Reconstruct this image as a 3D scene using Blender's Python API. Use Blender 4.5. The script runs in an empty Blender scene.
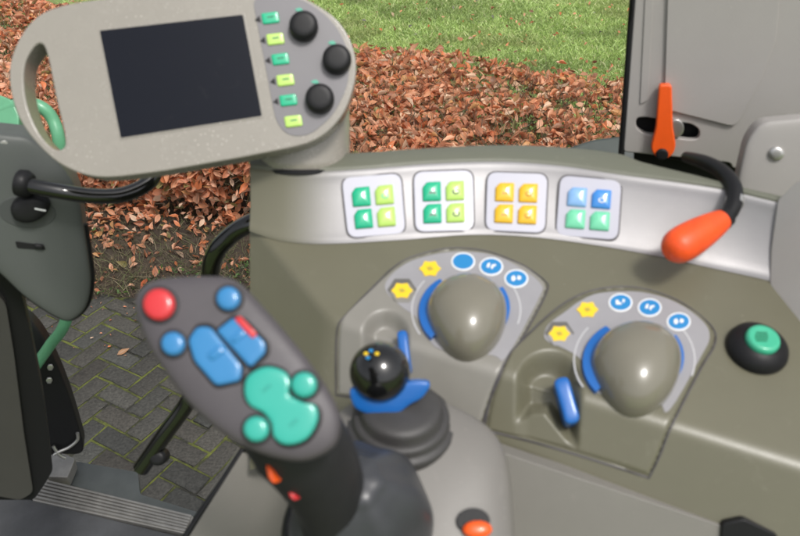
import bpy, math, random
import numpy as np
from mathutils import Vector, Matrix, Quaternion, noise

random.seed(7); rng = np.random.default_rng(11)
scene = bpy.context.scene
col = scene.collection

# ------------------------------------------------------------------ camera
PITCH = math.radians(34); FP = 768.0
CAM = Vector((0, 0, 2.6))
RT = Vector((1, 0, 0)); UP = Vector((0, math.sin(PITCH), math.cos(PITCH))); FW = Vector((0, math.cos(PITCH), -math.sin(PITCH)))
cd = bpy.data.cameras.new('camera'); cam = bpy.data.objects.new('camera', cd); col.objects.link(cam)
cam.location = CAM; cam.rotation_euler = (math.radians(90) - PITCH, 0, 0)
cd.sensor_width = 36; cd.lens = 36 * FP / 800; cd.clip_start = 0.02; cd.clip_end = 400
cd.dof.use_dof = True; cd.dof.focus_distance = 4.6; cd.dof.aperture_fstop = 9.5
scene.camera = cam

def ray(x, y): return FW + RT * ((x - 400) / FP) + UP * ((268 - y) / FP)
def at(x, y, d): return CAM + ray(x, y) * d
class Plane:
    def __init__(s, p, n):
        s.p = p; s.n = n.normalized()
        if s.n.dot(CAM - p) < 0: s.n = -s.n
        s.u = (RT - s.n * RT.dot(s.n)).normalized(); s.v = s.n.cross(s.u)
    def d(s, x, y): return s.n.dot(s.p - CAM) / s.n.dot(ray(x, y))
    def hit(s, x, y, off=0.0):
        return CAM + ray(x, y) * s.d(x, y) + s.n * off
def tilt(a, yaw=0):
    a = math.radians(a); n = Vector((0, -math.sin(a), math.cos(a)))
    return Matrix.Rotation(math.radians(yaw), 3, 'Z') @ n

# ------------------------------------------------------------------ materials
MATS = {}
def mat(name, rgb, rough=.5, metal=0, bump=0, bscale=300, var=0, vscale=20, coat=0, spec=.5, dirt=None, dust_glint=None):
    if name in MATS: return MATS[name]
    m = bpy.data.materials.new(name); m.use_nodes = True; nt = m.node_tree; b = nt.nodes['Principled BSDF']
    b.inputs['Base Color'].default_value = (*rgb, 1); b.inputs['Roughness'].default_value = rough
    b.inputs['Metallic'].default_value = metal; b.inputs['Coat Weight'].default_value = coat
    b.inputs['Coat Roughness'].default_value = .08
    b.inputs['Specular IOR Level'].default_value = spec
    tc = nt.nodes.new('ShaderNodeTexCoord'); 
    if var:
        n = nt.nodes.new('ShaderNodeTexNoise'); n.inputs['Scale'].default_value = vscale; n.inputs['Detail'].default_value = 6; n.inputs['Roughness'].default_value = .65
        nt.links.new(tc.outputs['Object'], n.inputs['Vector'])
        r = nt.nodes.new('ShaderNodeValToRGB')
        r.color_ramp.elements[0].position = .3; r.color_ramp.elements[1].position = .7
        lo = dirt if dirt else tuple(c * (1 - var) for c in rgb); hi = tuple(min(1, c * (1 + var)) for c in rgb)
        r.color_ramp.elements[0].color = (*lo, 1); r.color_ramp.elements[1].color = (*hi, 1)
        nt.links.new(n.outputs['Fac'], r.inputs['Fac']); nt.links.new(r.outputs['Color'], b.inputs['Base Color'])
        mr = nt.nodes.new('ShaderNodeMapRange'); mr.inputs['From Min'].default_value = .3; mr.inputs['From Max'].default_value = .7
        mr.inputs['To Min'].default_value = max(.03, rough - .035); mr.inputs['To Max'].default_value = min(1, rough + .035)
        n2 = nt.nodes.new('ShaderNodeTexNoise'); n2.inputs['Scale'].default_value = vscale * 2.3; n2.inputs['Detail'].default_value = 5
        nt.links.new(tc.outputs['Object'], n2.inputs['Vector'])
        nt.links.new(n2.outputs['Fac'], mr.inputs['Value']); nt.links.new(mr.outputs['Result'], b.inputs['Roughness'])
    if bump:
        n = nt.nodes.new('ShaderNodeTexNoise'); n.inputs['Scale'].default_value = bscale; n.inputs['Detail'].default_value = 4
        nt.links.new(tc.outputs['Object'], n.inputs['Vector'])
        bp = nt.nodes.new('ShaderNodeBump'); bp.inputs['Strength'].default_value = bump; bp.inputs['Distance'].default_value = .001
        nt.links.new(n.outputs['Fac'], bp.inputs['Height']); nt.links.new(bp.outputs['Normal'], b.inputs['Normal'])
    if dust_glint:     # small dried specks and dusty wiped smears; terminal specks also paint in sparkle
        sc, thr, dens, amt = dust_glint
        v = nt.nodes.new('ShaderNodeTexVoronoi'); v.inputs['Scale'].default_value = sc; nt.links.new(tc.outputs['Object'], v.inputs['Vector'])
        lt = nt.nodes.new('ShaderNodeMapRange'); lt.inputs['From Min'].default_value = thr; lt.inputs['From Max'].default_value = thr*.45; nt.links.new(v.outputs['Distance'], lt.inputs['Value'])
        sp = nt.nodes.new('ShaderNodeSeparateColor'); nt.links.new(v.outputs['Color'], sp.inputs[0])
        gt = nt.nodes.new('ShaderNodeMath'); gt.operation = 'GREATER_THAN'; gt.inputs[1].default_value = 1-dens; nt.links.new(sp.outputs[0], gt.inputs[0])
        pn = nt.nodes.new('ShaderNodeTexNoise'); pn.inputs['Scale'].default_value = 9; nt.links.new(tc.outputs['Object'], pn.inputs['Vector'])
        pm = nt.nodes.new('ShaderNodeMapRange'); pm.inputs['From Min'].default_value = .45; pm.inputs['From Max'].default_value = .6; nt.links.new(pn.outputs['Fac'], pm.inputs['Value'])
        a = nt.nodes.new('ShaderNodeMath'); a.operation = 'MULTIPLY'; nt.links.new(lt.outputs[0], a.inputs[0]); nt.links.new(gt.outputs[0], a.inputs[1])
        a2 = nt.nodes.new('ShaderNodeMath'); a2.operation = 'MULTIPLY'; nt.links.new(a.outputs[0], a2.inputs[0]); nt.links.new(pm.outputs[0], a2.inputs[1])
        sm = nt.nodes.new('ShaderNodeTexNoise'); sm.inputs['Scale'].default_value = 26; sm.inputs['Detail'].default_value = 8; sm.inputs['Roughness'].default_value = .75; sm.inputs['Distortion'].default_value = 1.5; nt.links.new(tc.outputs['Object'], sm.inputs['Vector'])
        sr = nt.nodes.new('ShaderNodeMapRange'); sr.inputs['From Min'].default_value = .58; sr.inputs['From Max'].default_value = .78; sr.inputs['To Max'].default_value = .22; nt.links.new(sm.outputs['Fac'], sr.inputs['Value'])
        mxv = nt.nodes.new('ShaderNodeMath'); mxv.operation = 'MAXIMUM'; nt.links.new(a2.outputs[0], mxv.inputs[0]); nt.links.new(sr.outputs[0], mxv.inputs[1])
        a3 = nt.nodes.new('ShaderNodeMath'); a3.operation = 'MULTIPLY'; a3.inputs[1].default_value = amt; nt.links.new(mxv.outputs[0], a3.inputs[0])
        mc = nt.nodes.new('ShaderNodeMix'); mc.data_type = 'RGBA'; mc.inputs[7].default_value = (.55, .52, .46, 1)
        bc = b.inputs['Base Color']
        if bc.links: nt.links.new(bc.links[0].from_socket, mc.inputs[6])
        else: mc.inputs[6].default_value = (*rgb, 1)
        nt.links.new(a3.outputs[0], mc.inputs['Factor']); nt.links.new(mc.outputs[2], bc)
    MATS[name] = m; return m
def attr_mat(name, rough, transl=0.0, bump=0):
    m = bpy.data.materials.new(name); m.use_nodes = True; nt = m.node_tree; b = nt.nodes['Principled BSDF']
    a = nt.nodes.new('ShaderNodeAttribute'); a.attribute_name = 'tint'
    nt.links.new(a.outputs['Color'], b.inputs['Base Color']); b.inputs['Roughness'].default_value = rough
    if transl:
        t = nt.nodes.new('ShaderNodeBsdfTranslucent'); nt.links.new(a.outputs['Color'], t.inputs['Color'])
        mx = nt.nodes.new('ShaderNodeMixShader'); mx.inputs['Fac'].default_value = transl
        nt.links.new(b.outputs[0], mx.inputs[1]); nt.links.new(t.outputs[0], mx.inputs[2])
        nt.links.new(mx.outputs[0], nt.nodes['Material Output'].inputs['Surface'])
    if bump:
        tc = nt.nodes.new('ShaderNodeTexCoord'); n = nt.nodes.new('ShaderNodeTexNoise'); n.inputs['Scale'].default_value = 90; n.inputs['Detail'].default_value = 8
        nt.links.new(tc.outputs['Object'], n.inputs['Vector'])
        bp = nt.nodes.new('ShaderNodeBump'); bp.inputs['Strength'].default_value = bump; bp.inputs['Distance'].default_value = .004
        nt.links.new(n.outputs['Fac'], bp.inputs['Height']); nt.links.new(bp.outputs['Normal'], b.inputs['Normal'])
        mm = nt.nodes.new('ShaderNodeMix'); mm.data_type = 'RGBA'; mm.blend_type = 'MULTIPLY'; mm.inputs['Factor'].default_value = .75
        nt.links.new(a.outputs['Color'], mm.inputs[6]); 
        rr = nt.nodes.new('ShaderNodeMapRange'); rr.inputs['From Min'].default_value = .3; rr.inputs['From Max'].default_value = .7; rr.inputs['To Min'].default_value = .45; rr.inputs['To Max'].default_value = 1.5
        nt.links.new(n.outputs['Fac'], rr.inputs['Value']); nt.links.new(rr.outputs['Result'], mm.inputs[7]); nt.links.new(mm.outputs[2], b.inputs['Base Color'])
    return m

OLIVE = mat('olive_plastic', (.132, .126, .086), .33, bump=.12, bscale=900, var=.035, vscale=14, dust_glint=(160, .10, .25, .45))
OLIVE_TOP = mat('olive_top_plastic', (.135, .140, .105), .5, bump=.12, bscale=900, var=.04, vscale=14, dust_glint=(160, .10, .25, .5))
MODGREY = mat('module_grey_plastic', (.215, .206, .182), .35, bump=.1, bscale=900, var=.06, vscale=16)
STICKER = mat('sticker_grey', (.285, .28, .292), .35, var=.05, vscale=30)
SILVER = mat('silver_strip_paint', (.29, .283, .288), .44, metal=.25, bump=.1, bscale=700, var=.08, vscale=9, dust_glint=(150, .12, .3, .5))
PADWHITE = mat('pad_film', (.42, .42, .49), .4, coat=.15)
LINE = mat('dark_outline', (.07, .065, .07), .5)
DOMEM = mat('knob_taupe', (.180, .168, .130), .2, coat=.5, var=.03, vscale=40)
ARMG = mat('armrest_grey_plastic', (.165, .156, .142), .40, bump=.15, bscale=800, var=.04, vscale=9, dust_glint=(150, .1, .3, .4))
BOOTR = mat('bellows_rubber', (.045, .043, .042), .5, bump=.2, bscale=700, var=.1, vscale=40)
GREY = mat('light_grey_plastic', (.20, .190, .172), .42, bump=.15, bscale=800, var=.05, vscale=9, dust_glint=(150, .1, .3, .5))
PILLAR = mat('pillar_grey_plastic', (.35, .332, .315), .5, bump=.25, bscale=800, var=.035, vscale=7, dust_glint=(120, .1, .2, .4))
TERM = mat('terminal_paint', (.275, .255, .222), .26, coat=.3, bump=.12, bscale=420, var=.03, vscale=30, dust_glint=(230, .2, .75, .95))  # dust specks massed to paint the glare's sparkle into the colour
TERMP = mat('terminal_keypad_film', (.17, .163, .172), .4, var=.02, vscale=40)
BLACK = mat('black_plastic', (.013, .013, .014), .42, bump=.1, bscale=600, spec=.22)
BLACKG = mat('black_gloss', (.006, .006, .006), .1, coat=.6)
RUBBER = mat('black_rubber', (.022, .022, .024), .5, bump=.2, bscale=700, var=.1, vscale=40, spec=.3)
BOOTM = mat('boot_grey', (.042, .044, .049), .36, var=.08, vscale=30)
JOYM = mat('joystick_body', (.075, .067, .073), .48, bump=.2, bscale=900, var=.08, vscale=30)
BLUE = mat('blue_plastic', (.010, .12, .42), .3, coat=.3)
BLUEB = mat('blue_button', (.03, .20, .44), .25, coat=.4)
BLUEI = mat('blue_print', (.02, .21, .48), .35)
WHITE = mat('white_print', (.75, .76, .76), .4)
TEAL = mat('teal_button', (.03, .38, .30), .25, coat=.4)
GREENK = mat('green_key', (.01, .42, .22), .25, coat=.5)
LIMEK = mat('lime_key', (.45, .68, .14), .28, coat=.5)
YELK = mat('yellow_key', (.78, .47, .02), .28, coat=.5)
MINTK = mat('mint_key', (.16, .60, .36), .25, coat=.5)
BLUEK = mat('blue_key', (.05, .25, .66), .25, coat=.5)
YEL = mat('yellow_print', (.80, .55, .02), .45)
RED = mat('red_button', (.58, .03, .035), .25, coat=.4)
ORANGE = mat('orange_plastic', (.85, .105, .012), .33, coat=.2, var=.05, vscale=50)
ORANGEW = mat('orange_grip', (.83, .085, .012), .42, bump=.3, bscale=180, var=.12, vscale=60)
SCREEN = mat('screen_glass', (.006, .0075, .013), .16, coat=0, spec=.2, dust_glint=(170, .12, .35, .10))
METAL = mat('zinc_metal', (.55, .54, .52), .35, metal=.9)
PODM = mat('pod_grey_green', (.088, .096, .090), .45, bump=.2, bscale=600, var=.03, vscale=12, spec=.3)
POSTM = mat('post_grey', (.052, .05, .046), .55, bump=.2, bscale=500, var=.06, vscale=12)
SILLM = mat('sill_aluminium', (.30, .29, .27), .38, metal=.6, var=.2, vscale=25, bump=.2, bscale=200)
FLOORM = mat('floor_mat', (.05, .052, .055), .75, bump=.5, bscale=260, var=.25, vscale=12)
STEPM = mat('step_plate_paint', (.07, .078, .076), .45, var=.2, vscale=14)
GREENP = mat('green_paint', (.12, .36, .20), .35, coat=.2, var=.12, vscale=25)
TEALC = mat('green_cap', (.05, .42, .25), .3, coat=.3)

# ------------------------------------------------------------------ object helpers
def tag(o, label=None, cat=None, group=None, kind=None):
    for k, v in (('label', label), ('category', cat), ('group', group), ('kind', kind)):
        if v: o[k] = v
    return o
def thing(name, label, cat, loc, group=None):
    o = bpy.data.objects.new(name, None); col.objects.link(o); o.location = loc; o.empty_display_size = .02
    return tag(o, label, cat, group)
def par(o, p):
    if p:
        o.parent = p
        # every part's own world matrix is the identity, an Empty's is its location
        if p.type == 'EMPTY': o.matrix_parent_inverse = Matrix.Translation(-p.location)
def mesh(name, V, F, m, parent=None, smooth=True, bevel=0, sub=0, autosharp=None, seg=3, solid=0):
    me = bpy.data.meshes.new(name); me.from_pydata([tuple(v) for v in V], [], F)
    for mm in (m if isinstance(m, (list, tuple)) else [m]): me.materials.append(mm)
    me.update()
    if smooth:
        me.polygons.foreach_set('use_smooth', [True] * len(me.polygons))
        if autosharp:
            me.set_sharp_from_angle(angle=math.radians(autosharp))
    o = bpy.data.objects.new(name, me); col.objects.link(o); par(o, parent)
    if solid:
        s = o.modifiers.new('solid', 'SOLIDIFY'); s.thickness = solid; s.offset = -1
    if bevel:
        b = o.modifiers.new('bevel', 'BEVEL'); b.width = bevel; b.segments = seg; b.limit_method = 'ANGLE'; b.angle_limit = math.radians(35); b.harden_normals = True
    if sub:
        s = o.modifiers.new('sub', 'SUBSURF'); s.levels = sub; s.render_levels = sub
    return o
def crom(pts, n=8, closed=False):
    P = [Vector(p) for p in pts]; out = []; N = len(P)
    rngk = range(N if closed else N - 1)
    for i in rngk:
        if closed: a, b, c, d = P[i-1], P[i], P[(i+1) % N], P[(i+2) % N]
        else: a, b, c, d = P[max(i-1, 0)], P[i], P[i+1], P[min(i+2, N-1)]
        for k in range(n):
            t = k / n
            out.append(.5 * ((2*b) + (c-a)*t + (2*a-5*b+4*c-d)*t*t + (3*b-a-3*c+d)*t**3))
    if not closed: out.append(P[-1])
    return out
def smooth_px(pts, n=5): return [(p.x, p.y) for p in crom([Vector((x, y, 0)) for x, y in pts], n, True)]
def rpoly(pts, r, n=5):
    out = []; N = len(pts); rs = r if isinstance(r, (list, tuple)) else [r] * N
    for i in range(N):
        p = Vector(pts[i]); a = Vector(pts[i-1]); b = Vector(pts[(i+1) % N])
        rr = min(rs[i], .49*(a-p).length, .49*(b-p).length)
        if rr < .01: out.append(tuple(p)); continue
        s = p + (a-p).normalized()*rr; e = p + (b-p).normalized()*rr
        for k in range(n+1):
            t = k/n; q = s*(1-t)**2 + p*2*t*(1-t) + e*t*t; out.append(tuple(q))
    return out
def ell(cx, cy, rx, ry=None, n=28, rot=0):
    ry = ry or rx; c, s = math.cos(rot), math.sin(rot)
    return [(cx + rx*math.cos(a)*c - ry*math.sin(a)*s, cy + rx*math.cos(a)*s + ry*math.sin(a)*c) for a in [2*math.pi*i/n for i in range(n)]]
def area2(pts): return sum(pts[i-1][0]*pts[i][1]-pts[i][0]*pts[i-1][1] for i in range(len(pts)))
def orient(pts):   # counter-clockwise seen from the camera (image y runs down)
    return pts if area2(pts) < 0 else pts[::-1]
# flat solid cut from an outline lying in a plane, with thickness behind it
def slab(name, pts, pl, thick, m, parent=None, off=0, bevel=.0006, holes=None, seg=3):
    pts = orient(pts); n = len(pts)
    f = [pl.hit(x, y, off) for x, y in pts]; b = [p - pl.n*thick for p in f]
    F = [list(range(n)), list(range(2*n-1, n-1, -1))]
    for i in range(n): F.append([i, n+i, n+(i+1) % n, (i+1) % n])
    return mesh(name, f+b, F, m, parent, bevel=bevel, autosharp=35, seg=seg)
# domed solid on an outline: superelliptic section, optional skirt behind
def pillow(name, pts, pl, h, m, parent=None, e=1.0, back=.002, off=0, rings=9, cen=None, flare=1.0, crown=0, skirt=None):
    pts = orient(pts); n = len(pts); P = [pl.hit(x, y, off) for x, y in pts]
    c = pl.hit(*cen, off) if cen else sum(P, Vector())/n
    V = []; F = []; 
    V += [c + (p-c)*flare - pl.n*back for p in P]; 
    for k in range(rings):
        t = (k/rings)*math.pi/2; s = math.cos(t)**e; z = math.sin(t)**e*h + crown*(1-s*s)
        V += [c + (p-c)*s + pl.n*z for p in P]
    V.append(c + pl.n*(h+crown)); R = rings + 1
    for r in range(R-1):
        for i in range(n):
            j = (i+1) % n; F.append([r*n+i, r*n+j, (r+1)*n+j, (r+1)*n+i])
    for i in range(n): F.append([(R-1)*n+i, (R-1)*n+(i+1) % n, R*n])
    F.append(list(range(n-1, -1, -1)))
    return mesh(name, V, F, m, parent, autosharp=60)
def tube(name, pts, rad, m, parent=None, n=14, seg=8, raw=False, smoothpath=True):
    P = crom(pts, seg) if smoothpath else [Vector(p) for p in pts]; N = len(P)
    if isinstance(rad, (list, tuple)):
        k = len(rad)-1; R = []
        for i in range(N):
            t = i/(N-1)*k; a = min(int(t), k-1); R.append(rad[a]*(1-(t-a))+rad[a+1]*(t-a))
    else: R = [rad]*N
    t0 = (P[1]-P[0]).normalized(); x = t0.orthogonal().normalized(); V = []; F = []
    for i in range(N):
        t = (P[min(i+1, N-1)]-P[max(i-1, 0)]).normalized(); x = (x - t*x.dot(t)).normalized(); y = t.cross(x)
        for k in range(n):
            a = 2*math.pi*k/n; V.append(P[i] + (x*math.cos(a)+y*math.sin(a))*R[i])
    for i in range(N-1):
        for k in range(n):
            j = (k+1) % n; F.append([i*n+k, i*n+j, (i+1)*n+j, (i+1)*n+k])
    F.append(list(range(n-1, -1, -1))); F.append([(N-1)*n+k for k in range(n)])
    if raw: return V, F
    return mesh(name, V, F, m, parent, autosharp=60)
def lathe(name, prof, org, axis, m, parent=None, n=40, sx=1.0, sharp=50):
    axis = axis.normalized(); x = (RT - axis*RT.dot(axis)).normalized(); y = axis.cross(x); V = []; F = []
    for r, z in prof:
        for k in range(n):
            a = 2*math.pi*k/n; V.append(org + (x*math.cos(a)*sx+y*math.sin(a))*max(r, 1e-5) + axis*z)
    for i in range(len(prof)-1):
        for k in range(n):
            j = (k+1) % n; F.append([i*n+k, i*n+j, (i+1)*n+j, (i+1)*n+k])
    F.append(list(range(n-1, -1, -1))); F.append([(len(prof)-1)*n+k for k in range(n)])
    return mesh(name, V, F, m, parent, autosharp=sharp)
def lerp_tab(tab, x):
    if x <= tab[0][0]: return tab[0][1]
    for (a, b), (c, d) in zip(tab, tab[1:]):
        if x <= c:
            t = (x-a)/(c-a); return b+(d-b)*t
    return tab[-1][1]
def hermite(tab, x):   # smooth interpolation of a table
    n = len(tab)
    if x <= tab[0][0]: return tab[0][1]
    if x >= tab[-1][0]: return tab[-1][1]
    for i in range(n-1):
        if x <= tab[i+1][0]:
            x0, y0 = tab[i]; x1, y1 = tab[i+1]; h = x1-x0
            m0 = (tab[i+1][1]-tab[max(i-1, 0)][1])/(tab[i+1][0]-tab[max(i-1, 0)][0])
            j = min(i+2, n-1); m1 = (tab[j][1]-tab[i][1])/(tab[j][0]-tab[i][0])
            t = (x-x0)/h
            return (2*t**3-3*t*t+1)*y0+(t**3-2*t*t+t)*h*m0+(-2*t**3+3*t*t)*y1+(t**3-t*t)*h*m1
def smax(a, b, k): 
    h = max(k-abs(a-b), 0)/k; return max(a, b)+h*h*k*.25

FLOOR_Z = 1.25
# ------------------------------------------------------------------ planes of the console
M = Plane(at(470, 300, .74), tilt(16))
A, B = M.hit(340, 322), M.hit(670, 425)
e = (B-A).normalized()
FR = Plane(A, Matrix.Rotation(math.radians(42), 3, e) @ M.n)
if FR.n.z > M.n.z: FR = Plane(A, Matrix.Rotation(math.radians(-42), 3, e) @ M.n)
A2, B2 = M.hit(262, 235), M.hit(340, 330)
e2 = (B2-A2).normalized()
c1 = Matrix.Rotation(math.radians(50), 3, e2) @ M.n; c2 = Matrix.Rotation(math.radians(-50), 3, e2) @ M.n
LF = Plane(A2, c1 if c1.x < c2.x else c2)
def crease(x): return 322 + (x-340)*(103/330)
def deck_d(x, y): return smax(smax(M.d(x, y), FR.d(x, y), .006), LF.d(x, y), .0055)
class Deck:           # behaves like a plane for the helpers, following the folded deck
    n = M.n; u = M.u; v = M.v
    @staticmethod
    def d(x, y): return deck_d(x, y)
    @staticmethod
    def nrm(x, y):
        p = Deck.p3(x, y); a = Deck.p3(x+2, y)-p; b = Deck.p3(x, y-2)-p; return a.cross(b).normalized()
    @staticmethod
    def p3(x, y): return CAM + ray(x, y)*deck_d(x, y)
    @staticmethod
    def hit(x, y, off=0): return Deck.p3(x, y) + Deck.nrm(x, y)*off

console = thing('side_console', 'olive green tractor side console with silver button strip and two domed valve knobs', 'control console', Vector((.2, .75, FLOOR_Z)))
RB = [(250, 231), (266, 237), (288, 242), (325, 244), (402, 240), (470, 235), (530, 237), (600, 246), (661, 257), (702, 266), (770, 281), (800, 290)]
RTOP = [(250, 168), (290, 172), (355, 170), (430, 164), (500, 162), (560, 166), (621, 175), (680, 183), (724, 190), (780, 203), (800, 207)]
RBACK = [(250, 157), (300, 156), (355, 154), (432, 149), (500, 146), (560, 148), (620, 155), (641, 163), (699, 178), (740, 189), (780, 198), (800, 202)]
LOW = [(250, 470), (330, 445), (400, 436), (460, 446), (530, 466), (722, 527), (800, 552)]
# finger wells and knob sockets pressed into the deck
def bowl(x, y, cx, cy, rx, ry, dep, rot=0):
    c, s = math.cos(rot), math.sin(rot); dx, dy = x-cx, y-cy; a = (dx*c+dy*s)/rx; b = (-dx*s+dy*c)/ry
    r = a*a+b*b; return -dep*(1-r)**1 if r < 1 else 0
MB1 = dict(top=[(345, 316), (372, 288), (398, 264), (425, 253), (455, 248), (490, 252), (525, 266)], right=[(525, 266), (544, 280), (547, 291), (530, 325), (505, 368), (492, 395), (481, 428)],
       bottom=[(336, 395), (400, 405), (450, 418), (481, 428)], left=[(345, 316), (338, 326), (336, 350), (336, 395)])
MB2 = dict(top=[(510, 353), (545, 318), (575, 297), (605, 288), (640, 288), (675, 299), (700, 315)], right=[(700, 315), (714, 330), (714, 346), (700, 370), (672, 425), (660, 455), (649, 478)],
       bottom=[(484, 430), (540, 444), (600, 462), (649, 478)], left=[(510, 353), (500, 372), (490, 400), (484, 430)])
def open_px(pts, n=6): return [(p.x, p.y) for p in crom([Vector((x, y, 0)) for x, y in pts], n)]
def border_of(b): return open_px(b['top'])+open_px(b['right'])[1:]+open_px(b['bottom'])[::-1][1:]+open_px(b['left'])[::-1][1:]
BORD = [border_of(MB1), border_of(MB2)]
def inside_dist(x, y, poly):
    ins = False; dm = 1e9; n = len(poly)
    for i in range(n):
        (x0, y0), (x1, y1) = poly[i-1], poly[i]
        if (y0 > y) != (y1 > y) and x < (x1-x0)*(y-y0)/(y1-y0)+x0: ins = not ins
        dx, dy = x1-x0, y1-y0; L = dx*dx+dy*dy
        t = max(0, min(1, ((x-x0)*dx+(y-y0)*dy)/L)) if L else 0; dm = min(dm, math.hypot(x-x0-dx*t, y-y0-dy*t))
    return dm if ins else -dm
def sstep(a, b, x):
    t = min(1, max(0, (x-a)/(b-a))); return t*t*(3-2*t)
cols = list(range(250, 801, 3)) + [803]
V = []; F = []; NR = 90
for x in cols:
    t, b = hermite(RB, x), lerp_tab(LOW, x)
    for k in range(NR+1):
        y = t + (b-t)*k/NR; dd = max(inside_dist(x, y, BORD[0]) if x < 560 else -9, inside_dist(x, y, BORD[1]) if x > 470 else -9); V.append(Deck.hit(x, y, -.022*sstep(3, 6.5, dd)))
    V.append(V[-1] + Vector((0, .05, -.03))); V.append(V[-1] + Vector((0, .02, -.35)))
RR = NR+3
for i in range(len(cols)-1):
    for k in range(RR-1): F.append([i*RR+k, i*RR+k+1, (i+1)*RR+k+1, (i+1)*RR+k])
# left side wall goes back
base = len(V)
for k in range(RR): V.append(V[k] + Vector((.01, .16, -.02)))
for k in range(RR-1): F.append([k, base+k, base+k+1, k+1])
mesh('deck', V, F, OLIVE, console, autosharp=50)

# silver strip: ruled between lower rail (on deck) and upper rail
TP = Plane(at(470, 163, .812), tilt(4))
BANDS = []
def band_pt(x, t, off=0):
    xb, xt = x, x
    lo = M.hit(xb, hermite(RB, xb)); hi = TP.hit(xt, hermite(RTOP, xt)); p = lo.lerp(hi, t)
    if off:
        xa = x+2; lo2 = M.hit(xa, hermite(RB, xa)); hi2 = TP.hit(xa, hermite(RTOP, xa))
        n = (lo2.lerp(hi2, t)-p).cross(hi-lo).normalized(); p = p + n*off
    return p
def strip(name, x0, x1, m, parent):
    xs = np.arange(x0, x1+.1, 4); V = []; F = []; T = [0, .03, .06, .1, .2, .35, .5, .65, .8, .9, .94, .97, 1.0]
    O = [.001, .0012, .0014, .0006, -.0003, -.0010, -.0012, -.0010, -.0003, .0006, .0014, .0012, .0005]
    for x in xs:
        for t, o_ in zip(T, O): V.append(band_pt(x, t, o_))
    n = len(T)
    for i in range(len(xs)-1):
        for k in range(n-1): F.append([i*n+k, i*n+n+k, i*n+n+k+1, i*n+k+1])
    return mesh(name, V, F, m, parent)
# strip colour goes from olive at left to silver: the gradual sheen is painted in
nt = SILVER.node_tree; b = nt.nodes['Principled BSDF']; ln = b.inputs['Base Color'].links[0].from_socket
tc = nt.nodes.new('ShaderNodeTexCoord'); sx = nt.nodes.new('ShaderNodeSeparateXYZ'); mr = nt.nodes.new('ShaderNodeMapRange'); mr.interpolation_type = 'SMOOTHSTEP'
mr.inputs['From Min'].default_value = -.125; mr.inputs['From Max'].default_value = -.05
nt.links.new(tc.outputs['Object'], sx.inputs[0]); nt.links.new(sx.outputs['X'], mr.inputs['Value'])
mx = nt.nodes.new('ShaderNodeMix'); mx.data_type = 'RGBA'; mx.inputs[6].default_value = (.140, .134, .094, 1)
nt.links.new(mr.outputs['Result'], mx.inputs['Factor']); nt.links.new(ln, mx.inputs[7]); nt.links.new(mx.outputs[2], b.inputs['Base Color'])
m2 = nt.nodes.new('ShaderNodeMath'); m2.operation = 'MULTIPLY'; m2.inputs[1].default_value = .35; nt.links.new(mr.outputs['Result'], m2.inputs[0]); nt.links.new(m2.outputs[0], b.inputs['Metallic'])
st = strip('button_strip', 250, 802, SILVER, console)
# dark joint under the strip
# top ledge and back wall
V = []; F = []; xs = list(range(250, 801, 5))
for x in xs:
    hi = TP.hit(x, hermite(RTOP, x)); bk = TP.hit(x, hermite(RBACK, x))
    row = [hi - TP.n*.001, hi + TP.n*.0022 + (bk-hi)*.05, hi + TP.n*.003 + (bk-hi)*.12, hi.lerp(bk, .5)+TP.n*.003, hi.lerp(bk, .9)+TP.n*.003, bk + TP.n*.001, bk+Vector((0, .006, -.01)), bk + Vector((0, .02, -.45))]
    V += row
n = 8
for i in range(len(xs)-1):
    for k in range(n-1): F.append([i*n+k, i*n+n+k, i*n+n+k+1, i*n+k+1])
mesh('top_ledge', V, F, OLIVE_TOP, console, autosharp=60)
# left end cap of the raised back
V = [TP.hit(250, 157), TP.hit(250, 168), M.hit(250, 231), M.hit(250, 231)+Vector((0, .16, -.02)), TP.hit(250, 157)+Vector((0, .02, -.45)), M.hit(250, 231)+Vector((0, .1, -.45))]
mesh('end_panel', V, [[0, 1, 2, 3], [0, 3, 5, 4]], OLIVE, console, smooth=False)

# key pads on the strip
class BandPl:
    def __init__(s, q):      # q: four pixel corners TL TR BR BL -> plane on the band
        cx = sum(p[0] for p in q)/4
        P = []
        for (x, y) in q:
            b, t = hermite(RB, x), hermite(RTOP, x); P.append(band_pt(x, (b-y)/(b-t), 0))
        n = (P[1]-P[3]).cross(P[0]-P[2]); s.pl = Plane(sum(P, Vector())/4, n)
def quad_pt(q, a, b):   # a right 0..1, b down 0..1
    (x0, y0), (x1, y1), (x2, y2), (x3, y3) = q
    return ((x0*(1-a)+x1*a)*(1-b)+(x3*(1-a)+x2*a)*b, (y0*(1-a)+y1*a)*(1-b)+(y3*(1-a)+y2*a)*b)
PADS = [([(340, 177), (402, 172), (407, 235), (347, 240)], [GREENK, LIMEK, GREENK, LIMEK], 'green and lime keys, leftmost pad below the terminal', 0),
        ([(412, 171), (474, 169), (475, 232), (414, 234)], [GREENK, LIMEK, GREENK, LIMEK], 'green and lime keys with dark symbols', 1),
        ([(486, 171), (549, 173), (546, 235), (484, 232)], [YELK]*4, 'four yellow keys', 2),
        ([(559, 174), (623, 180), (619, 242), (554, 237)], [mat('pale_blue_key', (.22, .42, .72), .25, coat=.5), BLUEK, MINTK, MINTK], 'two blue keys over two mint green keys', 3)]
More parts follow.
